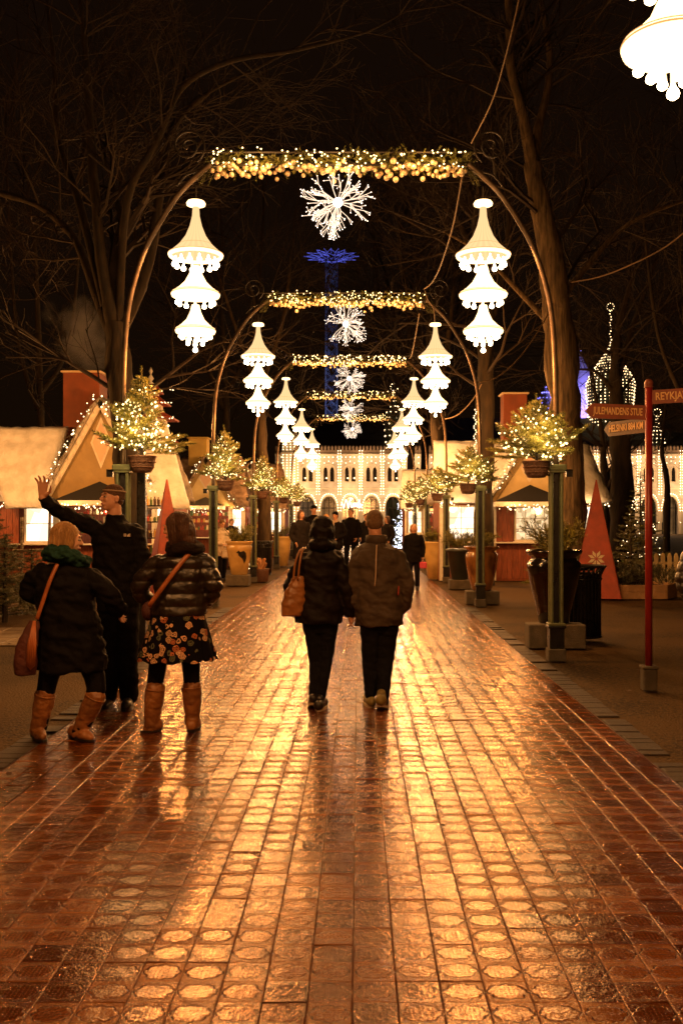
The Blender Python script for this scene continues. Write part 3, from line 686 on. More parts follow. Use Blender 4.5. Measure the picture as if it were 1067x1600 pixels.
def roofslab(b, quad, th=.14, seed=0, amp=.03, nu=14, nv=10, mi=0):
    """thick rough slab on a 4-point quad (p00, p10, p11, p01), with lumpy courses"""
    q = [Vector(p) for p in quad]; n = (q[1]-q[0]).cross(q[3]-q[0]).normalized()
    if n.z < 0: n = -n
    vs = []
    for L_ in (0, 1):
        for j in range(nv+1):
            for i in range(nu+1):
                s_, t_ = i/nu, j/nv
                p = (q[0]*(1-s_)+q[1]*s_)*(1-t_)+(q[3]*(1-s_)+q[2]*s_)*t_
                if L_ == 0:
                    p = p+n*(th+amp*noise.noise(p*3+Vector((seed, 0, 0)))*1.5+.075*((t_*4+.01) % 1)-.03)
                    if i in (0, nu) or j in (0, nv): p = p-n*th*.35+Vector((noise.noise(p*7)*.04, 0, noise.noise(p*6)*.05))
                vs.append(p)
    W_ = nu+1; H_ = (nu+1)*(nv+1); fs = []
    for j in range(nv):
        for i in range(nu):
            a = j*W_+i; fs.append((a, a+1, a+1+W_, a+W_)); a += H_; fs.append((a, a+W_, a+1+W_, a+1))
    for i in range(nu):
        fs.append((i, H_+i, H_+i+1, i+1)); a = nv*W_+i; fs.append((a, a+1, H_+a+1, H_+a))
    for j in range(nv):
        a = j*W_; fs.append((a, a+W_, H_+a+W_, H_+a)); a += nu; fs.append((a, H_+a, H_+a+W_, a+W_))
    b.add(vs, fs, mi)
def chimney(parent, cx, cy, z0, z1, wx, wy, m, capm):
    c = MB(); c.bev((cx, cy, (z0+z1)/2), (wx, wy, z1-z0), .01); o = c.build('chimney', m, parent)
    k = MB(); k.bev((cx, cy, z1+.025), (wx+.10, wy+.10, .05), .01); k.build('chimney_cap', capm, o)
    return o
def cottage(label, loc, f, gable=1.1, wl=2.3, wr=2.0, zr=3.7, awn=.95, roofm=None, gablem=None, chim=None, wallm=None, awnm=None, rz=0, group='cottage stalls', kind='full', seed=1, ze=2.05, zw=None):
    """f = +1 / -1 mirrors the wings; all sizes in metres, front towards -y"""
    roofm = roofm or M_SNOW; gablem = gablem or M_CREAM; wallm = wallm or M_REDW; awnm = awnm or M_CANVAS; g = random.Random(seed)
    t = thing('market_cottage', label, 'market stall', loc, rz, group)
    # walls: posts, board panels and openings
    xs = sorted([-wl*f, wr*f]); W0, W1 = xs[0]+.1, xs[1]-.1
    w = MB(); w.box((( W0+W1)/2, 2.0, ze/2), (W1-W0, .08, ze)); w.box((W0, 1.1, ze/2), (.08, 1.9, ze)); w.box((W1, 1.1, ze/2), (.08, 1.9, ze))
    w.box(((W0+W1)/2, 1.05, .03), (W1-W0, 1.9, .06)); w.build('wall', wallm, t)
    posts = [W0+.02, -gable+.18, gable-.18, W1-.02]
    for x in posts: p = MB(); p.bev((x, .07, ze/2), (.09, .09, ze), .008); p.build('corner_post', M_WHITEW, t)
    # front: boards below, windows/openings above
    def boards(x0, x1, z0, z1, y=.10):
        n = max(1, int((x1-x0)/.14))
        for k in range(n):
            b = MB(); b.bev((x0+(k+.5)*(x1-x0)/n, y, (z0+z1)/2), ((x1-x0)/n-.006, .03, z1-z0), .004); b.build('plank', wallm, t)
    segs = [(posts[0]+.05, posts[1]-.05), (posts[1]+.05, posts[2]-.05), (posts[2]+.05, posts[3]-.05)]
    for si, (a, b) in enumerate(segs):
        if b-a < .15: continue
        boards(a, b, .05, .98)
        c = MB(); c.bev(((a+b)/2, .0, 1.0), (b-a+.04, .28, .035), .006); c.build('counter', M_WHITEW, t)
        if si == 1:
            if kind == 'full':
                boards(a, a+.36*(b-a)*.8, 1.02, ze-.02); window(t, a+.36*(b-a)*.8+.07, b-.06, 1.08, ze-.14, .10, 4, 3, M_PANE)
        elif (si == 0) == (f > 0): 
            m_ = a+.55*(b-a) if f > 0 else a; 
            window(t, a+(b-a)*.12, a+(b-a)*.88, 1.08, ze-.12, .10, 3, 3, M_PANEB)
        else:
            boards(a, a+(b-a)*.5, 1.02, ze-.02)
            window(t, a+(b-a)*.6, b-.07, 1.08, ze-.12, .10, 1, 2, M_PANEB)
    # goods on shelves inside the open front
    if kind == 'open':
        for zz in (1.25, 1.5, 1.72):
            s_ = MB(); s_.box(((segs[1][0]+segs[1][1])/2, .5, zz), (segs[1][1]-segs[1][0], .25, .02)); s_.build('shelf', M_REDW, t)
            gd = MB(); x = segs[1][0]+.05
            while x < segs[1][1]-.05:
                ww = g.uniform(.04, .1); hh = g.uniform(.06, .17); mi = g.randrange(5)
                if g.random() < .5: gd.bev((x, .48, zz+.01+hh/2), (ww, .08, hh), .006, mi)
                else: gd.lathe([(ww*.45, .01), (ww*.5, hh*.5), (ww*.25, hh*.8), (ww*.22, hh)], 8, (x, .48, zz), mi)
                x += ww+.02
            tag(gd.build('goods', GOODS, t), kind='stuff')
        lamp('stall_light', (0, .45, ze-.1), 40, (1, .7, .38), .08, t)
    # roofs
    r = MB(); x0, x1 = xs; zw = zw or zr
    roofslab(r, [(x0-.1, -.28, ze-.02), (x1+.1, -.28, ze-.02), (x1-.28, 1.05, zw), (x0+.28*(0 if f > 0 else 1), 1.05, zw)], .12, seed)
    roofslab(r, [(x1+.1, 2.4, ze-.02), (x0-.1, 2.4, ze-.02), (x0+.1, 1.05, zw), (x1-.28, 1.05, zw)], .12, seed+3)
    r.build('roof', roofm, t, True)
    gr = MB(); zg = zr-.02; yb = .9
    for sg in (-1, 1):
        roofslab(gr, [(sg*(gable+.12), -.62, ze-.12), (sg*(gable+.12), yb, ze-.12), (0, yb+.2, zg), (0, -.5, zg)], .10, seed+sg, .03, 8, 10)
    gr.build('gable_roof', roofm, t, True)
    gf = MB(); gf.add([(-gable, -.38, ze), (gable, -.38, ze), (0, -.38, zg-.12), (-gable, -.30, ze), (gable, -.30, ze), (0, -.30, zg-.12)], [(0, 1, 2), (5, 4, 3), (0, 3, 4, 1), (1, 4, 5, 2), (2, 5, 3, 0)]); gf.build('gable_wall', gablem, t)
    for sg in (-1, 1):
        bb_ = MB(); a = Vector((sg*(gable+.05), -.47, ze-.03)); b = Vector((0, -.47, zg-.03)); d = (b-a).normalized(); n = Vector((-d.z, 0, d.x))*(1 if sg < 0 else -1)
        q = [a, b, b-n*.13, a-n*.13]; bb_.add(q+[p+Vector((0, .04, 0)) for p in q], [(0, 1, 2, 3), (7, 6, 5, 4), (0, 4, 5, 1), (1, 5, 6, 2), (2, 6, 7, 3), (3, 7, 4, 0)]); bb_.build('barge_board', M_OCHRE if gablem is M_CREAM else M_WHITEW, t)
    dm = MB(); zc = ze+(zg-ze)*.56; dz = (zg-ze)*.25; dx = .25
    for k, (s1, yy) in enumerate(((1, -.395), (.78, -.412))):
        q = [Vector((dx*s1*a, yy, zc+dz*s1*b_)) for a, b_ in ((1, 0), (0, 1), (-1, 0), (0, -1))]
        dm.add(q+[p+Vector((0, .012, 0)) for p in q], [(3, 2, 1, 0), (4, 5, 6, 7), (0, 1, 5, 4), (1, 2, 6, 5), (2, 3, 7, 6), (3, 0, 4, 7)], k)
    dm.build('diamond_panel', [M_WHITEW, mat('pink_cream', (.62, .42, .30), .6, var=.08)], t)
    aw = MB(); az = ze+.47*awn; yo = -1.0
    aw.add([(-awn, yo, ze), (awn, yo, ze), (awn, -.4, ze), (-awn, -.4, ze), (0, -.5, az)], [(0, 1, 4), (1, 2, 4), (2, 3, 4), (3, 0, 4), (3, 2, 1, 0)])
    aw.build('awning', awnm, t)
    av = MB(); av.box((0, yo, ze-.06), (2*awn+.02, .02, .12)); av.box((-awn, (yo-.4)/2, ze-.06), (.02, -.4-yo-.03, .12)); av.box((awn, (yo-.4)/2, ze-.06), (.02, -.4-yo-.03, .12)); av.build('valance', M_WHITEW, t)
    # garlands with lights along gable and eaves
    gb = MB(); fl = MB()
    for sg in (-1, 1): eave_lights(gb, fl, (sg*(gable+.18), -.62, ze-.05), (sg*.1, -.62, zg+.02), g, drop=.05, lit=.25); eave_lights(gb, fl, (sg*(gable+.10), -.66, ze-.05), (sg*.04, -.66, zg-.06), g, drop=.12, lit=.2)
    eave_lights(gb, fl, (-awn, yo-.02, ze-.12), (awn, yo-.02, ze-.12), g); eave_lights(gb, fl, (x0, -.3, ze-.05), (-gable, -.3, ze-.05), g); eave_lights(gb, fl, (gable, -.3, ze-.05), (x1, -.3, ze-.05), g)
    tag(gb.build('fir_garland', [M_NEEDLE2, M_TWIG], t), kind='stuff'); tag(fl.build('fairy_lights', M_FAIRYF, t), kind='stuff')
    if chim: chimney(t, *chim)
    for x in (-awn*.6, awn*.6): lamp('eave_light', (x, yo-.28, ze-.2), 16, (1, .50, .17), .1, t)
    for x in (x0+.5, x1-.5): lamp('eave_light', (x, -.55, ze-.15), 16, (1, .50, .17), .1, t)
    return t
M_CREAMR = mat('chimney_cap_cream', (.6, .45, .28), .7)
M_CHIMR = mat('red_chimney', (.20, .05, .018), .7, var=.15, vscale=4, bump=.2)
M_CHIMY = mat('yellow_chimney', (.50, .36, .10), .7, var=.1, vscale=4, bump=.2)
M_GREYB = mat('brown_thatch', (.16, .10, .06), .9, bump=1, bscale=14, col2=(.34, .24, .17), vscale=7, det=8)
cottage('red-walled cottage stall with snowy roof, black awning and red chimney, right side', (4.39, 26, 0), 1, 1.02, 2.35, 2.05, 3.7, .95, M_SNOW, M_CREAM, (-.15, 1.25, 3.3, 5.0, .64, .6, M_CHIMR, M_CREAMR), seed=5); lamp('roof_fill_light', (3.2, 22.2, 3.8), 420, LAMP_COL, .15)  # plus an added fill light without fixture, to brighten the snowy roof
LC = cottage('big cottage stall on the left with tall brown chimney and pale diamond on its gable', (-6.15, 24.2, 0), -1, 1.35, 1.7, 3.2, 4.55, .98, M_SNOWG, M_OCHRE, (-.72, .9, 3.6, 5.25, .9, .8, M_CHIMR, M_CREAMR), kind='open', seed=6, zw=3.6)
# hanging snowy front roof at the left, and the shaggy bright end roof on its right
r = MB(); roofslab(r, [(-2.1, -.85, 1.86), (-1.2, -.85, 1.86), (-.95, .25, 3.86), (-3.2, .25, 3.86)], .14, 4, .035, 16, 12)
o = r.build('porch_roof', M_SNOW, LC, True)
r = MB(); roofslab(r, [(.75, -.72, 1.85), (2.2, -.72, 1.85), (1.45, .35, 3.95), (1.0, .35, 4.1)], .16, 9, .05, 16, 14)
o = r.build('end_roof', M_SNOW, LC, True)
lamp('roof_fill_light', (2.3, -3.2, 3.6), 420, LAMP_COL, .15, LC); lamp('roof_fill_light', (-2.4, -4.0, 3.8), 620, LAMP_COL, .15, LC);  # added fill lights, no fixtures, brightening the porch and end roofs
cottage('small yellow-gabled stall with grey awning and yellow chimney beside the second left post', P(325, 812, 33)+Vector((0, 0, -1.6)), -1, .9, 1.3, 1.4, 3.7, .62, M_GREYB, M_CREAM, (-.45, 1.0, 3.3, 4.35, .62, .6, M_CHIMY, M_CHIMY), awnm=M_CANVASG, kind='open', seed=7)
cottage('small brown-thatched stall behind the yellow pot, third along the left', P(392, 812, 42)+Vector((0, 0, -1.6)), -1, .9, 1.5, 1.6, 4.0, .7, M_GREYB, M_OCHRE, None, awnm=M_CANVASG, kind='open', seed=8)
cottage('distant cream stall under the small basket trees, second along the right', P(690, 812, 41)+Vector((0, 0, -1.6)), 1, .9, 1.6, 2.0, 3.7, .7, M_SNOW, M_CREAM, None, kind='open', seed=9)
# small tiered tower with red roofs
t = thing('toy_tower', 'white tiered turret with small red roofs and a beaded finial behind the left basket tree', 'turret', P(236, 812, 29)+Vector((0, 0, -1.6)))
k = 29/F
for (v0, v1, hw, ro, nmr) in ((800, 692, 30, 44, 0), (692, 655, 22, 42, 1), (650, 632, 16, 30, 2), (628, 614, 11, 19, 3)):
    z0 = 1.6+(812-v0)*k; z1 = 1.6+(812-v1)*k; b = MB(); b.bev((0, 0, (z0+z1)/2), (2*hw*k, 2*hw*k, z1-z0), .02); 
    for s_ in (-1, 0, 1): b.bev((s_*hw*k*.6, -hw*k-.01, (z0+z1)/2), (.05, .04, (z1-z0)*.8), .008)
    b.build('tower_tier', M_WHITEW, t)
    rf = MB(); rf.lathe([(ro*k*1.25, -.02), (ro*k*1.28, .02), (hw*k*1.1, .24 if nmr else .3)], 4, (0, 0, z1), a0=pi/4); rf.build('tier_roof', M_RED, t)
f_ = MB(); f_.lathe([(.03, 0), (.1, .06), (.03, .12), (.13, .2), (.03, .3), (.09, .38), (.02, .5), (.06, .6), (.01, .72)], 10, (0, 0, 1.6+(812-612)*k)); f_.build('finial', M_WHITEW, t, True)
fl = MB(); g = random.Random(4)
for q in range(40): fl.octa((g.uniform(-.8, .8), -.75-g.uniform(0, .1), 1.6+(812-g.choice((655, 632, 614)))*k+g.uniform(-.06, .02)), .018)
tag(fl.build('fairy_lights', M_FAIRYF, t), kind='stuff')
lamp('tower_light', (.3, -1.3, 5.2), 16, (1, .66, .3), .1, t)
# ================================================================ PALACE AND TOWERS BEYOND
YP = 110.0; KP = YP/F
M_STUCCO = mat('palace_stucco', (.42, .35, .25), .8, bump=.3, bscale=3, col2=(.62, .54, .42), vscale=1.2, coord='Object')
M_STUC2 = mat('palace_trim', (.66, .54, .36), .7, bump=.2, bscale=4)
M_DARKP = mat('dark_glass', (.02, .016, .012), .15, spec=.6)
PAL = thing('palace_building', 'long pale arcaded palace with battlements, paired windows and rows of light bulbs closing the view', 'palace', (0, YP, 0))
def holed(b, x0, x1, z0, z1, out, y=0, depth=.5):
    """wall panel with one opening; out = outline of the opening"""
    c = Vector((sum(p[0] for p in out)/len(out), sum(p[1] for p in out)/len(out))); n = len(out); rim = []
    for p in out:
        d = Vector(p)-c; ts = []
        if d.x > 1e-6: ts.append((x1-c.x)/d.x)
        if d.x < -1e-6: ts.append((x0-c.x)/d.x)
        if d.y > 1e-6: ts.append((z1-c.y)/d.y)
        if d.y < -1e-6: ts.append((z0-c.y)/d.y)
        t_ = min(q for q in ts if q > 0); rim.append(c+d*t_)
    for cx_, cz in ((x0, z0), (x1, z0), (x1, z1), (x0, z1)):
        j = min(range(n), key=lambda i: (rim[i]-Vector((cx_, cz))).length); rim[j] = Vector((cx_, cz))
    vs = [(p[0], y, p[1]) for p in out]+[(p.x, y, p.y) for p in rim]+[(p[0], y+depth, p[1]) for p in out]
    fs = []
    for i in range(n):
        j = (i+1) % n; fs.append((n+i, n+j, j, i)); fs.append((i, j, 2*n+j, 2*n+i))
    b.add(vs, fs)
def pointed(cx_, z0, w, zs, zt, n=9):
    """pointed-arch outline"""
    pts = [(cx_-w/2, z0), (cx_, z0), (cx_+w/2, z0), (cx_+w/2, (z0+zs)/2), (cx_+w/2, zs)]
    for i in range(1, n): t_ = i/n; pts.append((cx_+w/2*cos(t_*pi/2)**.8, zs+(zt-zs)*(sin(t_*pi/2))**1.0))
    pts.append((cx_, zt))
    for i in range(n-1, 0, -1): t_ = i/n; pts.append((cx_-w/2*cos(t_*pi/2)**.8, zs+(zt-zs)*(sin(t_*pi/2))**1.0))
    pts += [(cx_-w/2, zs), (cx_-w/2, (z0+zs)/2)]; return pts
BW = 33.3*KP; XC = (547-560)*KP
wall = MB(); trim = MB(); bulbs = MB(); ZC1 = 1.6+(812-722)*KP; ZT = 1.6+(812-712)*KP; ZM = 5.0
i0, i1 = -3, 16
M_NEON = glow('neon_sign', (1, .75, .5), 3.2)
for i in range(i0, i1+1):
    cx_ = XC+i*BW; a = cx_-BW/2; b_ = cx_+BW/2
    ol = pointed(cx_, 0.0, BW*.80, 2.6, 1.6+(812-775)*KP)
    holed(wall, a, b_, -.01, ZM, ol, 0, .6)
    for s_ in (-1, 1):
        wx = cx_+s_*.36; holed(wall, min(cx_, cx_+s_*.72), max(cx_, cx_+s_*.72), ZM, ZT, pointed(wx, 1.6+(812-753)*KP, .50, 1.6+(812-738)*KP, 1.6+(812-730)*KP, 5), 0, .25)
        wall.add([(cx_+s_*.72, 0, ZM), (cx_+s_*BW/2, 0, ZM), (cx_+s_*BW/2, 0, ZT), (cx_+s_*.72, 0, ZT)], [(0, 1, 2, 3) if s_ > 0 else (3, 2, 1, 0)])
        p = MB(); p.box((wx, .27, 6.5), (.56, .04, 1.9)); wo_ = p.build('window', M_DARKP, PAL)
        if random.Random(i*3+s_).random() < .5:
            q = MB(); q.ball((wx+.1, .2, 6.2), .09, 6, 4); q.build('lit_lamp', M_FAIRYF, wo_)
        fr = MB(); o_ = pointed(wx, 1.6+(812-753)*KP, .54, 1.6+(812-738)*KP, 1.6+(812-729.5)*KP, 5); fr.tube([(x, -.03, z) for x, z in o_+[o_[0]]], .045, 4, 0, False); fr.build('window_surround', M_STUC2, wo_)
    # hood over the pair, arch moulding
    hood = pointed(cx_, 6.0, 1.55, 1.6+(812-738)*KP, 1.6+(812-726)*KP, 7)[2:-1]
    trim.tube([(x, -.05, z) for x, z in hood], .06, 4)
    trim.tube([(x, -.08, z) for x, z in ol[3:]+[ol[3]]][:-1], .09, 4)
    ar = MB(); ar.box((cx_, 1.9, 2.1), (BW*.9, .05, 4.3)); ao = ar.build('arcade_bay', lit_pane('arcade_interior_%d' % i, (.55, .28, .10) if i % 2 else (.35, .2, .1), .30, 1.6), PAL)
    ag = MB()
    for q in range(-1, 2): ag.box((cx_+q*BW*.22, .62, 2.0), (.07, .08, 4.0))
    ag.box((cx_, .66, 2.9), (BW*.78, .08, .09)); ag.build('glazing_bars', M_DARKP, ao)
    # column between bays with bulbs
    trim.bev((b_, -.10, (ZM+ZT)/2), (.28, .2, ZT-ZM), .03); trim.bev((b_, -.12, 1.3), (.36, .3, 2.6), .04)
    for q in range(17): 
        for dx in (-.14, .14): bulbs.octa((b_+dx, -.28, ZM-.6+q*.30), .050)
    for (x, z) in pointed(cx_, 0, BW*.88, 2.6, 4.45, 9)[3:-1]: bulbs.octa((x, -.25, z), .055)
    for q in range(5): bulbs.octa((a+(q+.5)*BW/5, -.3, ZT-.18), .06); bulbs.octa((a+(q+.5)*BW/5, -.3, ZT-.62-.2*(q % 2)), .05)
XA = XC+(i0-.5)*BW; XB = XC+(i1+.5)*BW
wall.box(((XA+XB)/2, .3, ZT+.03), (XB-XA, .9, .06)); wall.box(((XA+XB)/2, 6, ZT/2), (XB-XA, .3, ZT))
wall.build('wall', M_STUCCO, PAL)
trim.box(((XA+XB)/2, -.10, ZM+.02), (XB-XA, .16, .12)); trim.box(((XA+XB)/2, -.15, ZT+.12), (XB-XA, .4, .14)); 
tag(trim.build('stucco_trim', M_STUC2, PAL), kind='stuff')
par = MB(); par.box(((XA+XB)/2, .0, ZT+.4), (XB-XA, .2, .42)); 
x = XA+.1
while x < XB: par.bev((x, -.0, ZT+.78), (.24, .22, .42), .04); par.ball((x, 0, ZT+1.0), (.13, .11, .12), 6, 4); x += .385
tag(par.build('battlement', mat('battlement_stone', (.30, .20, .12), .8, bump=.3), PAL), kind='stuff')
tag(bulbs.build('facade_bulbs', glow('facade_bulb', (1, .74, .42), 9), PAL), kind='stuff')
rf = MB(); rf.box(((XA+XB)/2, 6.5, ZT+1.1), (XB-XA-1, 5, 2.0)); rf.add([(XA, 3.5, ZT+2.0), (XB, 3.5, ZT+2.0), (XB-2, 8, ZT+5.0), (XA+2, 8, ZT+5.0), (XA, 12, ZT+2), (XB, 12, ZT+2)], [(0, 1, 2, 3), (3, 2, 5, 4)]); rf.build('roof', mat('slate_roof', (.03, .025, .02), .7, bump=.3), PAL)
# corner tower at the left end
ct = MB(); cxl = (452-560)*KP; ct.bev((cxl, 0, 5.4), (1.5, 1.5, 10.8), .06); ct.bev((cxl, 0, 10.6), (1.9, 1.9, .4), .06); ct.bev((cxl, 0, 8.9), (1.8, 1.8, .3), .06)
for s_ in (-1, 0, 1): ct.bev((cxl+s_*.7, -.7, 11.1), (.35, .35, .6), .04)
co_ = ct.build('corner_tower', M_STUC2, PAL)
cb = MB()
for s_ in (-.62, -.2, .2, .62):
    for q in range(34): cb.octa((cxl+s_, -.82, .6+q*.29), .05)
tag(cb.build('tower_bulbs', MATS.get('x', bpy.data.materials['facade_bulb']), co_), kind='stuff')
# neon script in the middle arch
def text_mesh(s, size, ext, m, name, parent, sx=1, off=0.0, shear=0, align='CENTER'):
    c = bpy.data.curves.new('lettering', 'FONT'); c.body = s; c.size = size; c.extrude = ext; c.offset = off; c.shear = shear; c.align_x = align; c.align_y = 'CENTER'; c.resolution_u = 3
    o = bpy.data.objects.new('tmp', c); link(o); dg = bpy.context.evaluated_depsgraph_get(); dg.update()
    me = bpy.data.meshes.new_from_object(o.evaluated_get(dg)); bpy.data.objects.remove(o)
    me.materials.clear(); me.materials.append(m); me.name = name
    for v in me.vertices: v.co.x *= sx
    n = bpy.data.objects.new(name, me); link(n)
    if parent is not None: n.parent = parent
    n.rotation_euler = (pi/2, 0, 0); return n
ns = thing('script_sign', 'glowing handwritten-style sign reading Nimb in the middle arch of the palace', 'neon sign', (XC+.1, YP-.2, 3.3))
nl = MB()
def stroke(l, r=.06): nl.tube(spline([(x*1.05, 0, z*.9) for x, z in l], 4), r, 5)
stroke([(-1.05, -.1), (-.98, .05), (-.86, -.05), (-.78, -.48), (-.72, -.3), (-.55, .55), (-.42, .3), (-.3, -.45), (-.22, -.2), (-.1, .6), (.05, .75), (.2, .62)])
stroke([(.0, .2), (.0, -.1), (.06, -.35), (.16, -.3), (.24, 0), (.28, .15), (.3, -.35), (.33, 0), (.42, .15), (.47, -.3), (.52, 0), (.6, .15), (.65, -.3), (.74, -.3), (.82, .1), (.9, .6), (.86, .1), (.86, -.25), (1.0, -.35), (1.08, -.1), (.95, .05), (.86, -.05)])
nl.ball((.02, 0, .42), .06, 6, 4); nl.build('neon_tube', M_NEON, ns, True); 
for k_ in range(9):
    x = XA+3+k_*((XB-XA-6)/8); lamp('facade_light', (x, -2.2, 4.6), 400, (1, .60, .31), .5, PAL)
    lamp('facade_light', (x+1.5, -2.0, 7.9), 300, (1, .60, .31), .5, PAL)
lamp('facade_light', (cxl, -2.5, 6), 200, (1, .60, .31), .5, PAL)
# onion domes outlined in bulbs
def onion(name, label, u, v_base, v_max, v_top, v_fin, w, Y, bulbm, nm_, rows, body, ring=True, blue=False):
    k = Y/F; zb = 1.6+(812-v_base)*k; zt = 1.6+(812-v_top)*k; zm = 1.6+(812-v_max)*k; R_ = w/2*k; H = zt-zb
    t = thing(name, label, 'dome', ((u-560)*k, Y, 0))
    pr = []
    for i in range(17):
        f = i/16; z = zb+H*f; fm = (zm-zb)/H
        if f < fm: r = R_*(.72+.28*sin(f/fm*pi/2))
        else: g_ = (f-fm)/(1-fm); r = R_*((1-g_)**1.15*(1+.75*g_*(1-g_))+.015)
        pr.append((r, z))
    b = MB(); b.lathe(pr, 20); b.lathe([(R_*.8, 0), (R_*.8, zb)], 16); b.build('dome_body', body, t, True)
    bl = MB()
    for j in range(nm_):
        a = 2*pi*j/nm_
        for i in range(rows):
            f = i/(rows-1)*16; q = min(15, int(f)); r = pr[q][0]+(pr[q+1][0]-pr[q][0])*(f-q)+.08; z = pr[q][1]+(pr[q+1][1]-pr[q][1])*(f-q)
            bl.octa((r*cos(a), r*sin(a), z), .085)
    zf = 1.6+(812-v_fin)*k
    fi = MB(); fi.tube([(0, 0, zt-.3), (0, 0, zf)], [.09, .03], 6); fi.build('finial', M_IRON, t)
    if ring:
        q = zt
        while q < zf-.6: bl.octa((.1*sin(q*5), -.12, q), .08); q += .34
        for j in range(9): a = 2*pi*j/9+pi/2; bl.octa((.42*cos(a), -.1, zf-.35+.42*sin(a)), .07)
    tag(bl.build('bulbs', bulbm, t), kind='stuff'); return t
M_DOME = mat('dome_dark_green', (.03, .035, .02), .6)
M_BLUEB = glow('blue_bulb', (.22, .2, 1.0), 4); M_BLUED = mat('pale_dome', (.35, .35, .45), .6, bump=.6, bscale=4)
onion('onion_dome', 'large onion dome netted with warm light bulbs above the signpost', 953, 700, 600, 540, 475, 72, 118, M_FAIRYF, 34, 34, M_DOME)
onion('onion_dome', 'slim warm-lit minaret dome just right of the red signpost', 1026, 735, 690, 655, 640, 22, 112, M_FAIRYF, 10, 14, M_DOME)
d1 = onion('onion_dome', 'tall pale onion dome washed in violet-blue light behind the big right tree', 905, 690, 615, 548, 536, 58, 126, M_BLUEB, 1, 2, M_BLUED, False)
d2 = onion('onion_dome', 'small rounded dome glowing blue beside the red chimney', 852, 700, 640, 605, 600, 40, 122, M_BLUEB, 12, 12, M_BLUED, False)
lamp('blue_floodlight', (-1, -5, 12), 4200, (.42, .22, 1), .4, d1); lamp('blue_floodlight', (1.5, -5, 17), 2600, (.30, .25, 1), .4, d1); lamp('blue_floodlight', (0, -5, 12), 5000, (.25, .28, 1), .4, d2)
o = onion('onion_dome', 'small bulb-outlined turret dome hanging in the view above the far right chandeliers', 616, 700, 655, 626, 600, 32, 112, M_FAIRYF, 9, 9, M_DOME)
# lattice tower with blue lights
tw = thing('lattice_tower', 'very tall slender lattice ride tower lit blue with a star-shaped head', 'ride tower', ((518-560)/F*180, 180, 0))
k = 180/F; hw_ = 1.05; H = 1.6+(812-410)*k; fr = MB(); bl = MB(); g = random.Random(8)
for sx in (-1, 1):
    for sy in (-1, 1): fr.tube([(sx*hw_, sy*hw_, 0), (sx*hw_, sy*hw_, H)], .09, 4)
nseg = 22
for i in range(nseg):
    z0 = H*i/nseg; z1 = H*(i+1)/nseg
    for (p, q) in (((-1, -1), (1, -1)), ((1, -1), (1, 1)), ((1, 1), (-1, 1)), ((-1, 1), (-1, -1))):
        for (a_, b_) in ((p, q), (q, p)): fr.tube([(a_[0]*hw_, a_[1]*hw_, z0), (b_[0]*hw_, b_[1]*hw_, z1)], .05, 3)
tag(fr.build('lattice', mat('tower_steel', (.45, .48, .6), .5), tw), kind='stuff')
star = MB()
for i in range(12):
    a = 2*pi*i/12; d = Vector((cos(a), sin(a), 0)); s_ = Vector((-sin(a), cos(a), 0)); c = Vector((0, 0, H+.2)); e = c+d*5.0+Vector((0, 0, .9))
    for w_ in (-.8, .8): star.tube([c+d*1.2, c+d*2.8+s_*w_+Vector((0, 0, .8)), e], .04, 4)
    star.tube([c+d*1.0+Vector((0, 0, 1.2)), c+d*2.6+Vector((0, 0, 1.7))], .05, 4); star.tube([c+d*2+s_*.6+Vector((0,0,.5)), c+d*3-s_*.5+Vector((0,0,.7))], .04, 4)
tag(star.build('star_head', glow('blue_tube', (.12, .14, .85), 1.0), tw), kind='stuff')
mast = MB(); mast.tube([(0, 0, H), (0, 0, H+5)], .12, 5); mast.build('mast', M_IRON, tw)
bt = MB()
for i in range(520):
    z = H*g.random()**1.6; w_ = 1-z/H
    x = g.uniform(-hw_, hw_); bt.tube([(x, -hw_-.05, z), (x+g.uniform(-.4, .4), -hw_-.05, z+g.uniform(.4, 1.0))], .035, 3)
tag(bt.build('light_tubes', glow('blue_strip', (.16, .24, .75), .22), tw), kind='stuff')
lamp('blue_floodlight', (0, -5, 13), 1800, (.28, .42, 1), .5, tw); lamp('blue_floodlight', (0, -7, 26), 500, (.4, .5, 1), .5, tw)
for (u, v) in ((485, 448), (520, 446), (552, 449)):
    pass
# low buildings and dark wood closing the far background left and right
fb = thing('lit_fir', 'cold white glowing fir shape behind the walking man, beside the right path edge', 'light tree', P(627, 812, 48)+Vector((0, 0, -1.6)))
b, tips = fir_mesh(77, 3.0, .9, 40); b.build('branches', [M_NEEDLE, M_TWIG], fb)
fl = MB(); g = random.Random(5)
for q in range(420): p = g.choice(tips)*g.uniform(.5, 1.0); fl.octa(p+Vector((g.uniform(-.06, .06), g.uniform(-.3, 0), g.uniform(-.06, .06))), .018)
tag(fl.build('fairy_lights', glow('cold_bulb', (.75, .8, 1.0), 8), fb), kind='stuff')
lamp('cold_light', (0, -1.2, 1.6), 60, (.75, .8, 1), .2, fb)

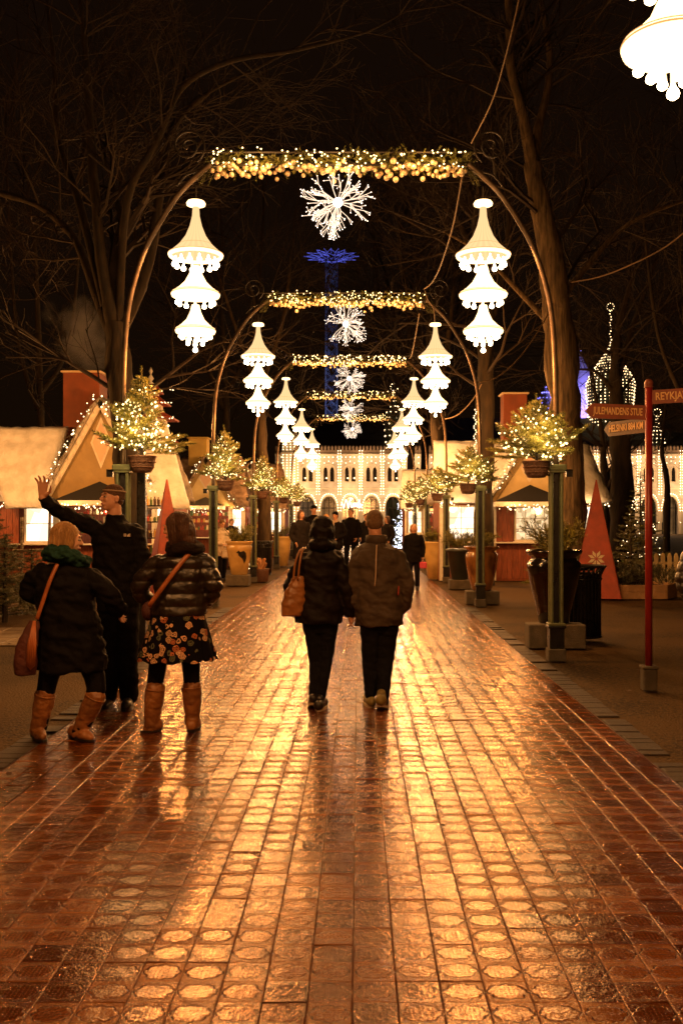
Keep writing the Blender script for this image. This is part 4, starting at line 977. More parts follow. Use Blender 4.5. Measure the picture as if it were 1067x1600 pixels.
# ================================================================ CABLES
def cable(label, pts, r=.012):
    t = MB(); pp = spline(pts, 8); o = pp[0]; ob = t.tube(pp, r, 6).build('cable', mat('cable_tan', (.16, .10, .05), .6), None, True, o); ob.location = o
    tag(ob, label, 'cable')
cable('slack cable sweeping down from the top edge to the right end of the tallest arch', [P(822, -60, 9.5), P(806, 20, 9.8), P(788, 95, 10.2), P(768, 160, 10.7), P(736, 224, 11.3)], .009)
cable('slack cable hanging from the tallest arch to the right end of the second complete arch', [P(722, 275, 11.4), P(708, 350, 13), P(690, 410, 15.5), P(676, 440, 17.2), P(662, 452, 18.3)], .011)
cable('short curved cable above the second right chandelier', [P(664, 454, 18.3), P(668, 468, 18.2), P(677, 482, 18.2), P(679, 505, 18.3)], .010)
cable('cable swooping from the right edge of the view to the big right tree', [P(1100, 335, 17), P(1040, 385, 18), P(975, 418, 19), P(930, 434, 20), P(890, 441, 20.4)], .015)
cable('thin cable swagged from the big right tree to the second right post', [P(866, 470, 20.3), P(842, 515, 19.8), P(810, 560, 19.2), P(775, 590, 18.6), P(742, 598, 18.35)], .012)
cable('small cable between the second and third complete arches on the right', [P(655, 490, 18.4), P(648, 530, 21), P(643, 555, 24), P(640, 560, 25.3)], .012)
cable('slack cable from the third right post to the straight tree', [P(752, 600, 24), P(738, 625, 24.4), P(715, 648, 25), P(694, 655, 25.4)], .014)

# ================================================================ STREET FURNITURE
def urn(t, prof_, m, n=36, name='pot_body'):
    b = MB(); b.lathe(prof_, n); return b.build(name, m, t, True)
def bush(parent, c, r, h, n, m, seed, name='bush', nl=.05, w=.009):
    g = random.Random(seed); b = MB()
    for k in range(n):
        a = g.uniform(0, 2*pi); rr = r*sqrt(g.random())*.6; p = Vector((c[0]+rr*cos(a), c[1]+rr*sin(a), c[2]+g.uniform(0, .3)*h))
        d = Vector((cos(a)*g.uniform(.2, 1), sin(a)*g.uniform(.2, 1), g.uniform(.4, 1.3))).normalized(); L_ = g.uniform(.4, 1)*min(h, r*1.6)
        e = p+d*L_; fir_spray(b, p, e, .02, nl, w, 4, g)
        x, y = frame(d)
        for j in range(4): q = p.lerp(e, g.uniform(.3, .9)); a2 = g.uniform(0, 6.28); fir_spray(b, q, q+(d+(x*cos(a2)+y*sin(a2))).normalized()*L_*.35, .022, nl, w, 3, g)
    return tag(b.build(name, [m, M_TWIG], parent), kind='stuff')
M_GLAZB = mat('black_glaze', (.006, .004, .003), .12, coat=.6, var=.5, vscale=5, bump=.1, bscale=10)
M_GLAZR = mat('brown_glaze', (.07, .025, .010), .10, col2=(.38, .17, .04), vscale=5, coat=.8, bump=.1, bscale=10, stretch=(1, 1, .4))
M_GLAZY = mat('yellow_glaze', (.42, .27, .09), .22, coat=.5, var=.15, vscale=4, bump=.05, bscale=10)
M_PLANT = mat('dark_plastic', (.03, .035, .028), .4, var=.2)
# large black urn by the first right post
t = thing('planter_urn', 'large black glazed urn on concrete blocks beside the tall right post', 'planter', (2.46, 12.55, 0), 0, 'glazed pots along the path')
k = 12.55/F
urn(t, [(.17, .30), (.19, .31), (.24, .55), (.30, .80), (.335, 1.0), (.33, 1.06), (.285, 1.10), (.28, 1.13), (.34, 1.17), (.352, 1.20), (.34, 1.225), (.31, 1.22), (.29, 1.15), (.05, 1.13)], M_GLAZB)
for x, y, d in ((-.24, -.05, .22), (.17, -.08, .36)):
    b = MB(); b.bev((x, y, .15), (d, .34, .30), .012); b.build('concrete_block', M_CONC, t)
so = MB(); so.lathe([(.28, 1.14), (.01, 1.16)], 16); so.build('soil', M_SOIL, t)
bush(t, (.0, 0, 1.15), .26, .5, 60, M_NEEDLE, 3)
# litter bins
def bin_(label, x, y, s=1):
    t = thing('litter_bin', label, 'bin', (x, y, 0), 0, 'black ribbed litter bins')
    b = MB(); b.lathe([(.22, .04), (.225, .06), (.225, .86), (.235, .9)], 28); b.build('bin_body', M_BLACKP, t, True)
    for i in range(26):
        a = 2*pi*i/26; c, s_ = cos(a), sin(a); r = MB(); r.tube([(c*.24, s_*.24, .05), (c*.24, s_*.24, .80), (c*.25, s_*.25, .88), (c*.30, s_*.30, .98)], .017, 5); r.build('bin_rib', M_BLACKP, t, True)
    for z, rr in ((.06, .255), (.82, .255), (.985, .31)):
        r = MB(); r.tube([(rr*cos(2*pi*q/32), rr*sin(2*pi*q/32), z) for q in range(33)], .016, 6); r.build('bin_ring', M_BLACKP, t, True)
    r = MB(); r.lathe([(.30, .99), (.26, 1.0), (.17, .97), (.17, .93)], 24, cap=False); r.build('bin_lid', M_BLACKP, t, True)
    return t
bin_('black ribbed litter bin with flared rim beside the large black urn', (908-560)/F*13.2, 13.2)
bin_('black ribbed litter bin behind the yellow bird-marked pot on the left', (410-560)/F*28.2, 28.2)
# brown glazed urn at second right post
t = thing('planter_urn', 'brown and amber glazed urn on a concrete block behind the second right post', 'planter', ((752-560)/F*19, 19, 0), 0, 'glazed pots along the path')
urn(t, [(.16, .25), (.19, .27), (.25, .5), (.29, .72), (.315, .88), (.30, .95), (.26, .99), (.27, 1.02), (.33, 1.06), (.335, 1.09), (.30, 1.09), (.05, 1.02)], M_GLAZR)
b = MB(); b.bev((.0, -.05, .125), (.62, .4, .25), .012); b.build('concrete_block', M_CONC, t)
bush(t, (0, 0, 1.05), .22, .35, 40, M_NEEDLE, 4)
t = thing('planter_pot', 'tapered dark pot with a leafy fir bush between the second and third right posts', 'planter', ((718-560)/F*23, 23, 0), 0, 'glazed pots along the path')
urn(t, [(.17, .22), (.19, .24), (.29, .85), (.32, .86), (.325, .92), (.29, .93), (.05, .88)], M_PLANT)
b = MB(); b.bev((0, 0, .11), (.5, .45, .22), .012); b.build('concrete_block', M_CONC, t); bush(t, (0, 0, .9), .28, .62, 70, M_NEEDLE, 5)
t = thing('planter_pot', 'yellow glazed pot with green top beside the third right post', 'planter', ((681-560)/F*26.5, 26.5, 0), 0, 'glazed pots along the path')
urn(t, [(.20, .02), (.23, .04), (.30, .5), (.33, .8), (.31, .92), (.34, .98), (.34, 1.02), (.30, 1.02), (.05, .96)], M_GLAZY); bush(t, (0, 0, .95), .26, .45, 50, M_NEEDLE, 6)
t = thing('planter_pot', 'yellow glazed pot with a black bird-like mark on a grey block, left of the path', 'planter', ((374-560)/F*24.3, 24.3, 0), 0, 'glazed pots along the path')
urn(t, [(.19, .26), (.20, .27), (.25, .55), (.30, .85), (.32, .92), (.29, .97), (.29, 1.0), (.33, 1.04), (.335, 1.08), (.30, 1.08), (.05, 1.0)], M_GLAZY)
b = MB(); b.bev((-.02, -.02, .13), (.56, .5, .26), .012); b.build('concrete_block', M_CONC, t)
# the black mark, laid on the pot's curved face
mk = MB(); ol = [(-.04, .80), (.02, .86), (.06, .82), (.14, .85), (.20, .80), (.215, .70), (.19, .60), (.15, .53), (.13, .60), (.10, .66), (.05, .70), (.0, .75), (.02, .78)]
def onpot(x, z, e=.006):
    pr = [(.20, .27), (.25, .55), (.30, .85), (.32, .92)]
    for (r0, z0), (r1, z1) in zip(pr, pr[1:]):
        if z0 <= z <= z1: r = r0+(r1-r0)*(z-z0)/(z1-z0)
    a = x/r-pi/2; return (cos(a)*(r+e), sin(a)*(r+e), z)
cxy = (.11, .74); vs = [onpot(*cxy)]+[onpot(*p) for p in ol]
mids = [onpot((p[0]+cxy[0])/2, (p[1]+cxy[1])/2) for p in ol]; n = len(ol)
mk.add([onpot(*cxy, .009)]+mids+[onpot(*p) for p in ol], [(0, 1+i, 1+(i+1) % n) for i in range(n)]+[(1+i, 1+n+i, 1+n+(i+1) % n, 1+(i+1) % n) for i in range(n)]); mk.build('painted_mark', M_BLACKP, t)
bush(t, (0, 0, 1.02), .30, .42, 70, M_NEEDLE, 7)
t = thing('planter_pot', 'second yellow pot, narrower, beside the fourth left post', 'planter', ((440-560)/F*34, 34, 0), 0, 'glazed pots along the path')
urn(t, [(.20, .02), (.22, .04), (.29, .5), (.32, .85), (.30, .95), (.33, 1.0), (.30, 1.03), (.05, .96)], M_GLAZY); bush(t, (0, 0, .95), .26, .6, 40, M_NEEDLE2, 8)
t = thing('log_basket', 'round wicker basket of split firewood on the left path edge', 'basket', ((406-560)/F*25.6, 25.6, 0))
b = MB(); b.lathe([(.20, .0), (.22, .02), (.24, .3), (.25, .34), (.22, .34), (.05, .3)], 24); b.build('basket_body', M_BASKET, t, True)
g = random.Random(4)
for q in range(14):
    lg = MB(); a = g.uniform(0, 6.28); c = Vector((g.uniform(-.13, .13), g.uniform(-.13, .13), .34)); d = Vector((cos(a)*.5, sin(a)*.5, 1)).normalized(); lg.tube([c-d*.1, c+d*g.uniform(.1, .32)], .035, 6)
    lg.build('log', mat('split_wood', (.38, .18, .07), .8, var=.3, vscale=10), t)
# square black post by the left arch
t = thing('black_post', 'black square-section bracket post beside the tall left arch post', 'post', ((222-560)/F*11.7, 11.7, 0))
b = MB(); b.bev((0, 0, 1.08), (.10, .10, 2.16), .012); b.build('post_shaft', M_BLACKP, t)
b = MB(); b.tube(spline([(0, 0, 2.10), (-.01, 0, 2.2), (-.07, 0, 2.26), (-.14, -.02, 2.26)], 4), .045, 4); b.build('bracket_arm', M_BLACKP, t)
# fingerpost
t = thing('fingerpost', 'red signpost with three wooden direction boards', 'signpost', ((1013-560)/F*9.36, 9.36, 0))
M_SIGN = mat('sign_red_board', (.24, .06, .03), .55, var=.15, vscale=6, bump=.2); M_POLE = mat('glossy_red_pole', (.26, .018, .014), .35, var=.15, vscale=5); M_SIGNB = mat('sign_brown_board', (.13, .065, .03), .55, var=.15, vscale=6, bump=.2)
M_LETTER = mat('cream_lettering', (.80, .52, .22), .6)
k = 9.36/F
b = MB(); b.tube([(0, 0, .2), (0, 0, 1.6+(812-604)*k)], .034, 16); b.build('pole', M_POLE, t, True)
b = MB(); b.lathe([(.035, 0), (.045, .01), (.03, .022), (.022, .03)], 16, (0, 0, 1.6+(812-606)*k)); b.ball((0, 0, 1.6+(812-599)*k), .042, 16, 10); b.build('ball_finial', M_SIGN, t, True)
b = MB(); b.bev((0, 0, .1), (.13, .13, .21), .012); b.bev((0, 0, .215), (.15, .15, .03), .008); b.build('base', M_CONC, t)
def arrow(label, z, L_, h, txt, rz, m, point=True, roll=0, ts=.085, sx=.62, flip=1):
    e = bpy.data.objects.new('direction_board', None)
    b = MB(); y = -.012 
    pts = [(.03, -h/2), (L_-h*.5, -h/2*1.04), (L_, 0), (L_-h*.5, h/2*1.04), (.03, h/2)] if point else [(.03, -h/2), (L_, -h/2), (L_, h/2), (.03, h/2)]
    n = len(pts); b.add([(flip*x, y, zz) for x, zz in pts]+[(flip*x, -y, zz) for x, zz in pts], [tuple(range(n)), tuple(range(2*n-1, n-1, -1))]+[(i, n+i, n+(i+1) % n, (i+1) % n) for i in range(n)])
    o = b.build('direction_board', m, t); o.location = (0, 0, z); o.rotation_euler = (0, roll, rz); tag(o, label)
    tx = text_mesh(txt, ts, .002, M_LETTER, 'lettering', o, sx, .0016)
    me = tx.data; xs_ = [v.co.x for v in me.vertices]; w_ = max(xs_)-min(xs_); tgt = (L_-.03-h*.5-.04) if point else L_-.1
    for v in me.vertices: v.co.x *= tgt/w_
    tx.location = (flip*(.03+(L_-h*.55)/2 if point else .04+L_/2), y-.003, 0); return o
arrow('upper left board reading JULEMANDENS STUE', 1.6+(812-645)*k, .60, .135, 'JULEMANDENS STUE', R(0), M_SIGN, True, R(2.0), .095, .6, -1)
arrow('lower brown board reading HELSINKI 884 KM', 1.6+(812-663)*k-.005, .60, .135, 'HELSINKI 884 KM', R(-62), M_SIGNB, True, R(0), .095, .6, -1)
arrow('right board reading REYKJAVIK 2.105 KM', 1.6+(812-621)*k, .80, .13, 'REYKJAVIK 2.105 KM', R(-14), M_SIGN, True, R(-2), .10, .6, 1)
# red wooden pyramids
def pyramid(label, x, y, w, h, rz, star):
    t = thing('wooden_pyramid', label, 'decoration', (x, y, 0), rz, 'tall red wooden pyramids')
    for i in range(4):
        a = i*pi/2; M_ = Matrix.Rotation(a, 3, 'Z'); b = MB(); q = [Vector((-w/2, -w/2, .02)), Vector((w/2, -w/2, .02)), Vector((.012, -.012, h)), Vector((-.012, -.012, h))]; q2 = [p+Vector((0, .025, 0)) for p in q]; q2[2].y = q2[3].y = -.004
        b.add([M_ @ p for p in q+q2], [(0, 1, 2, 3), (7, 6, 5, 4), (0, 4, 5, 1), (1, 5, 6, 2), (2, 6, 7, 3), (3, 7, 4, 0)]); b.build('side_panel', M_RED, t)
    if star:
        s_ = MB(); zc = h*.335; R_ = .165; yf = lambda z: -w/2*(1-z/h)-.012
        for i in range(8):
            a = i*pi/4+pi/8+ (pi/8 if i % 2 else -pi/8)*.0; d = Vector((cos(a), sin(a))); e1 = Vector((cos(a-pi/8 if i % 2 else a+pi/8), sin(a-pi/8 if i % 2 else a+pi/8)))
            dg_ = Vector((cos(pi/4*round((a-pi/4)/(pi/2))*2+pi/4), sin(pi/4*round((a-pi/4)/(pi/2))*2+pi/4)))
            ax = Vector((cos(round(a/(pi/2))*pi/2), sin(round(a/(pi/2))*pi/2)))
            p0 = d*.022; p1 = p0+ax*R_*.48; p3 = p0+dg_*R_*.56; p2 = p1+dg_*R_*.56
            q = [Vector((p.x, yf(zc+p.y), zc+p.y)) for p in (p0, p1, p2, p3)]
            s_.add(q+[p+Vector((0, .008, 0)) for p in q], [(0, 1, 2, 3), (3, 2, 1, 0), (0, 1, 5, 4), (1, 2, 6, 5), (2, 3, 7, 6), (3, 0, 4, 7)])
        s_.build('star_emblem', mat('white_emblem', (.85, .78, .55), .5), t)
    return t
pyramid('red wooden pyramid with a white eight-petal star, right of the big tree trunk', (931-560)/F*20.4, 20.4, .98, 2.42, R(-13), True)
pyramid('plain dark red wooden pyramid rising behind the brown-haired woman', (261-560)/F*21, 21, .80, 2.45, R(24), False)
# hexagonal wooden planter with small conifers and a picket fence
t = thing('wooden_planter', 'low six-sided wooden planter box full of small conifers behind the signpost', 'planter', ((1008-560)/F*20.0, 20.6, 0))
hx = [(-.72, -.15), (-.48, -.62), (.42, -.62), (.78, -.1), (.48, .5), (-.48, .5)]
for i in range(6):
    a = Vector((*hx[i], 0)); b_ = Vector((*hx[(i+1) % 6], 0)); d = b_-a; 
    for j in range(2): b = MB(); b.bev((a+b_)/2+Vector((0, 0, .075+j*.145)), (d.length-.005, .035, .14), .005, 0, math.atan2(d.y, d.x)); b.build('plank', mat('planter_board', (.42, .24, .11), .7, bump=.4, var=.2, vscale=5), t)
so = MB(); so.add([(x*.97, y*.97, .24) for x, y in hx], [tuple(range(6))]); so.build('soil', M_SOIL, t)
g = random.Random(12)
for i in range(9): bush(t, (g.uniform(-.55, .6), g.uniform(-.45, .3), .24), .26, g.uniform(.3, .75), 34, M_NEEDLE2, 20+i, 'conifer', .045)
pf = thing('picket_fence', 'short pale picket fence at the far right behind the planter', 'fence', ((1050-560)/F*24, 24, 0))
for i in range(9): b = MB(); x = -.55+i*.16; b.box((x, 0, .36), (.10, .02, .72)); b.lathe([(.05, .72), (.04, .77), (.012, .80)], 10, (x, 0, 0), 0, 1, .2); b.build('picket', M_CREAM, pf)
for z in (.2, .55): b = MB(); b.box((.1, .025, z), (1.45, .02, .06)); b.build('rail', M_CREAM, pf)
# conifers on the ground
def conifer(label, x, y, h, r, seed, m=M_NEEDLE2, nb=70, lights=False, sprig=1):
    t = thing('fir_tree', label, 'fir tree', (x, y, 0), 0); g = random.Random(seed); b = MB(); tr = MB(); tr.tube([(0, 0, 0), (0, 0, h)], [.05, .008], 8); tr.build('trunk', M_BARKD, t)
    for k_ in range(nb):
        f = (k_+g.random())/nb; z = .08*h+f*h*.9; R_ = r*(1-f)**.85*g.uniform(.7, 1.1)+.05; a = k_*2.4+g.uniform(-.3, .3); d = Vector((cos(a), sin(a), g.uniform(-.05, .35))).normalized(); p = Vector((0, 0, z)); e = p+d*R_; fir_spray(b, p, e, .022, .05, .010, 3, g, .006)
        x_, y_ = frame(d)
        for j in range(max(3, int(R_/.07))):
            q = p.lerp(e, .2+.75*g.random())
            for sg in (-1, 1): fir_spray(b, q, q+(d*.8+x_*sg*.8+y_*g.uniform(-.2, .2)).normalized()*R_*.35*sprig, .022, .045, .010, 3, g)
    tag(b.build('crown', [m, M_TWIG], t), kind='stuff')
    if lights:
        f1 = MB()
        for q in range(90): z = g.uniform(.1, .95); a = g.uniform(0, 6.28); rr = r*(1-z)*.95; f1.octa((rr*cos(a), rr*sin(a), z*h), .016)
        tag(f1.build('fairy_lights', M_FAIRYF, t), kind='stuff')
    return t
conifer('dense fir bush at the left edge, the lowest and nearest one', (8-560)/F*15.5, 15.5, 1.35, .62, 61, nb=80)
conifer('bushy fir at the left edge behind the nearest fir bush', (-12-560)/F*17.5, 17.5, 2.0, .75, 62, nb=80)
conifer('small fir bush just left of the blonde woman', (50-560)/F*17.2, 17.2, 1.1, .45, 63, nb=60)
conifer('fir tree with a few lights beside the dark thick tree on the right', (1000-560)/F*27, 27, 2.9, .75, 64, m=M_NEEDLE, nb=70, lights=True)
conifer('fir tree standing behind the six-sided planter', (985-560)/F*24, 24, 1.9, .6, 65, nb=60)
conifer('young fir in front of the red cottage window', (843-560)/F*23, 23, 1.25, .4, 66, m=M_NEEDLE, nb=55)
conifer('low fir in shade between the left chandelier posts', (385-560)/F*30, 30, 1.3, .5, 67, m=M_NEEDLE, nb=50, lights=True)
# birch poles of a rustic frame at the left
t = thing('birch_frame', 'rustic frame of pale birch poles at the left edge', 'rustic frame', ((60-560)/F*18.5, 18.5, 0))
M_BIRCH = mat('birch_bark', (.45, .36, .24), .7, col2=(.10, .07, .05), vscale=9, stretch=(1, 1, 3), bump=.3)
for x0_, x1_, z0_, z1_ in ((-.32, -.30, 0, 1.65), (.16, .22, 0, 1.75), (.30, .30, 0, 1.2), (-.45, .45, 1.02, 1.04)):
    b = MB(); b.tube([(x0_, 0 if z0_ == 0 else -.05, z0_), ((x0_+x1_)/2+.01, 0 if z0_ == 0 else -.05, (z0_+z1_)/2), (x1_, 0 if z0_ == 0 else -.05, z1_)], .028, 8); b.build('birch_pole', M_BIRCH, t, True)
# rack of goods seen between the people on the left
t = thing('market_shelf', 'dark wooden shelf of small jars beside the left cottage', 'shelf', ((243-560)/F*21.8, 21.8, 0)); g = random.Random(2)
for x in (-.22, .22): b = MB(); b.bev((x, 0, 1.1), (.04, .3, 2.2), .005); b.build('upright', M_BLACKP, t)
for z in (.5, .85, 1.2, 1.55, 1.9): b = MB(); b.bev((0, 0, z), (.40, .28, .03), .004); b.build('shelf_board', M_BLACKP, t)
gd = MB()
for z in (.5, .85, 1.2, 1.55, 1.9):
    for q in range(5): hh = g.uniform(.08, .2); gd.lathe([(.03, 0), (.034, hh*.7), (.018, hh*.85), (.018, hh)], 8, (-.16+q*.08, -.05, z+.016), g.randrange(5))
tag(gd.build('jars', GOODS, t), kind='stuff')

# chimney steam
def steam():
    b = MB(); b.ball((0, 0, 0), (1.1, .7, 1.5), 16, 10); m = bpy.data.materials.new('steam'); m.use_nodes = True; t = m.node_tree; N = t.nodes; L = t.links; N.clear()
    tc = N.new('ShaderNodeTexCoord'); n = N.new('ShaderNodeTexNoise'); n.inputs['Scale'].default_value = 1.6; n.inputs['Detail'].default_value = 4; L.new(tc.outputs['Object'], n.inputs['Vector'])
    ln = N.new('ShaderNodeVectorMath'); ln.operation = 'LENGTH'; sc = N.new('ShaderNodeVectorMath'); sc.operation = 'MULTIPLY'; sc.inputs[1].default_value = (.9, 1.4, .66); L.new(tc.outputs['Object'], sc.inputs[0]); L.new(sc.outputs[0], ln.inputs[0])
    a = N.new('ShaderNodeMath'); a.operation = 'SUBTRACT'; L.new(n.outputs[0], a.inputs[0]); s2 = N.new('ShaderNodeMath'); s2.operation = 'MULTIPLY'; s2.inputs[1].default_value = .52; L.new(ln.outputs['Value'], s2.inputs[0]); L.new(s2.outputs[0], a.inputs[1])
    mr = N.new('ShaderNodeMapRange'); mr.inputs[1].default_value = .14; mr.inputs[2].default_value = .5; mr.inputs[3].default_value = 0; mr.inputs[4].default_value = 1.1; L.new(a.outputs[0], mr.inputs[0])
    v = N.new('ShaderNodeVolumePrincipled'); v.inputs['Color'].default_value = (.9, .85, .8, 1); L.new(mr.outputs[0], v.inputs['Density']); v.inputs['Anisotropy'].default_value = .3
    o = N.new('ShaderNodeOutputMaterial'); L.new(v.outputs[0], o.inputs['Volume'])
    ob = b.build('steam', m, None, True); ob.location = P(128, 520, 26); ob.rotation_euler = (0, R(-28), 0); tag(ob, 'brown-lit steam drifting up from the left cottage chimney', kind='stuff')
steam()
S.cycles.volume_step_rate = 3.0
# ================================================================ PEOPLE
class Blob:
    def __init__(s): s.b = MB()
    def ell(s, c, r, M=None, n=16, m=10):
        k = len(s.b.v); s.b.ball((0, 0, 0), r, n, m)
        for i in range(k, len(s.b.v)):
            p = Vector(s.b.v[i]); p = (M @ p) if M is not None else p; s.b.v[i] = tuple(p+Vector(c))
        return s
    def limb(s, pts, rs, n=12, sm=True):
        pts = [Vector(p) for p in pts]
        if sm and len(pts) > 2:
            q = spline(pts, 4); m = len(q); r2 = []
            for i in range(m): f = i/(m-1)*(len(rs)-1); j = min(len(rs)-2, int(f)); r2.append(rs[j]+(rs[j+1]-rs[j])*(f-j))
            pts, rs = q, r2
        s.b.tube(pts, list(rs), n); s.ell(pts[0], rs[0], None, 10, 6); s.ell(pts[-1], rs[-1], None, 10, 6); return s
    def torso(s, secs, n=24, yaw=0):
        """secs: (centre, half width, half depth) from bottom to top"""
        k = []
        cs = []
        for a, b in zip(secs, secs[1:]):
            for j in range(4):
                t = j/4; t2 = t*t*(3-2*t)*.5+t*.5
                cs.append((Vector(a[0]).lerp(Vector(b[0]), t), a[1]+(b[1]-a[1])*t2, a[2]+(b[2]-a[2])*t2))
        cs.append((Vector(secs[-1][0]), secs[-1][1], secs[-1][2])); vs = []
        for c, rx, ry in cs:
            for q in range(n):
                a = 2*pi*q/n; ca, sa = cos(a), sin(a); x = rx*abs(ca)**.85*(1 if ca > 0 else -1); y = ry*sa
                vs.append(c+Vector((x*cos(yaw)-y*sin(yaw), x*sin(yaw)+y*cos(yaw), 0)))
        fs = []
        for i in range(len(cs)-1):
            for q in range(n): q2 = (q+1) % n; fs.append((i*n+q, i*n+q2, i*n+n+q2, i*n+n+q))
        fs.append(tuple(range(n-1, -1, -1))); fs.append(tuple(range((len(cs)-1)*n, len(cs)*n))); s.b.add(vs, fs); return s
    def build(s, name, m, parent, voxel=.01, sm=4, amp=0, fs=9, quilt=0, qn=14, hair=0, hd=None):
        org = parent.matrix_world.translation if parent.parent else parent.location
        org = ROOT_ORG[0]
        me = s.b.mesh(name, m, True, org); o = bpy.data.objects.new(name, me); link(o)
        md = o.modifiers.new('r', 'REMESH'); md.mode = 'VOXEL'; md.voxel_size = voxel; md.use_smooth_shade = True
        if sm: sd = o.modifiers.new('s', 'SMOOTH'); sd.factor = .5; sd.iterations = sm
        dg = bpy.context.evaluated_depsgraph_get(); dg.update(); m2 = bpy.data.meshes.new_from_object(o.evaluated_get(dg)); o.modifiers.clear(); o.data = m2; m2.name = name
        if not m2.materials: m2.materials.append(m)
        if amp or quilt or hair:
            nv = len(m2.vertices); co = np.empty(nv*3, np.float32); m2.vertices.foreach_get('co', co); no = np.empty(nv*3, np.float32); m2.vertices.foreach_get('normal', no)
            co = co.reshape(-1, 3); no = no.reshape(-1, 3); out = np.empty(nv, np.float32)
            for i in range(nv):
                x, y, z = float(co[i, 0]), float(co[i, 1]), float(co[i, 2]); d = 0
                if amp: d += amp*(noise.noise(Vector((x*fs, y*fs, z*fs*1.6+x*3)))+.5*noise.noise(Vector((x*fs*2.3, y*fs*2.3, z*fs*3.4+x*7))))
                if quilt: d += quilt*(abs(sin(z*qn*pi+.5*noise.noise(Vector((x*4, y*4, z))))) **.6-.6)
                if hair: d += hair*noise.noise(Vector((x*fs*6, y*fs*6, z*fs*.9)))
                out[i] = d
            co += no*out[:, None]; m2.vertices.foreach_set('co', co.ravel()); m2.update()
        m2.polygons.foreach_set('use_smooth', [True]*len(m2.polygons))
        o.parent = parent; return o
ROOT_ORG = [Vector((0, 0, 0))]
M_SKIN = mat('skin', (.50, .25, .15), .5, bump=.1, bscale=60, var=.06, vscale=8)
M_SKIN2 = mat('pale_skin', (.60, .33, .21), .5, bump=.1, bscale=60, var=.06, vscale=8)
M_EYE = mat('eye_white', (.26, .2, .16), .3); M_IRIS = mat('dark_iris', (.02, .015, .01), .2); M_LIP = mat('lips', (.36, .13, .09), .5)
def fabric(n, c, r=.8, **k): return mat(n, c, r, bump=k.pop('bump', .22), bscale=k.pop('bscale', 55), var=k.pop('var', .2), vscale=k.pop('vscale', 6), spec=k.pop('spec', .12), **k)
F_BLACK = fabric('black_wool', (.0042, .0030, .0028)); F_COATBR = fabric('dark_brown_parka', (.0085, .0052, .004), .6); F_JACKET = fabric('grey_brown_jacket', (.060, .042, .028), .7, bump=.25)
F_JEANS = fabric('dark_jeans', (.007, .007, .0085), .85); F_PUFF = mat('shiny_brown_puffer', (.016, .010, .0055), .36, bump=.35, bscale=22, var=.25, vscale=6, spec=.6); F_TIGHTS = fabric('black_tights', (.006, .005, .006), .7)
M_BOOT = mat('tan_leather', (.24, .095, .028), .36, bump=.4, bscale=16, var=.3, vscale=6); M_STRAP = mat('orange_leather', (.33, .10, .03), .4, var=.2, vscale=10); M_BAGT = mat('tan_bag_leather', (.28, .11, .03), .38, bump=.3, bscale=12, var=.25, vscale=5)
M_BAGR = mat('dark_red_suede', (.075, .018, .012), .75, bump=.3, var=.3); F_SCARFG = fabric('dark_green_scarf', (.012, .038, .028), .9); M_SHOE = mat('dark_shoe', (.02, .015, .012), .4); M_SOLE = mat('pale_sole', (.55, .45, .32), .6); M_SHOEY = mat('olive_trainer', (.20, .15, .04), .5, var=.3, vscale=15)
H_BLOND = mat('blond_hair', (.50, .28, .10), .42, col2=(.30, .15, .05), vscale=30, stretch=(5, 5, .5), bump=.8, bscale=60); H_BROWN = mat('dark_brown_hair', (.045, .017, .008), .38, col2=(.09, .035, .015), vscale=28, stretch=(5, 5, .5), bump=.7, bscale=60)
H_SAND = mat('short_sandy_hair', (.11, .055, .022), .7, col2=(.19, .105, .045), vscale=60, bump=.8, bscale=150); F_HOOD = fabric('fur_collar', (.02, .012, .010), .9, bump=1, bscale=120)
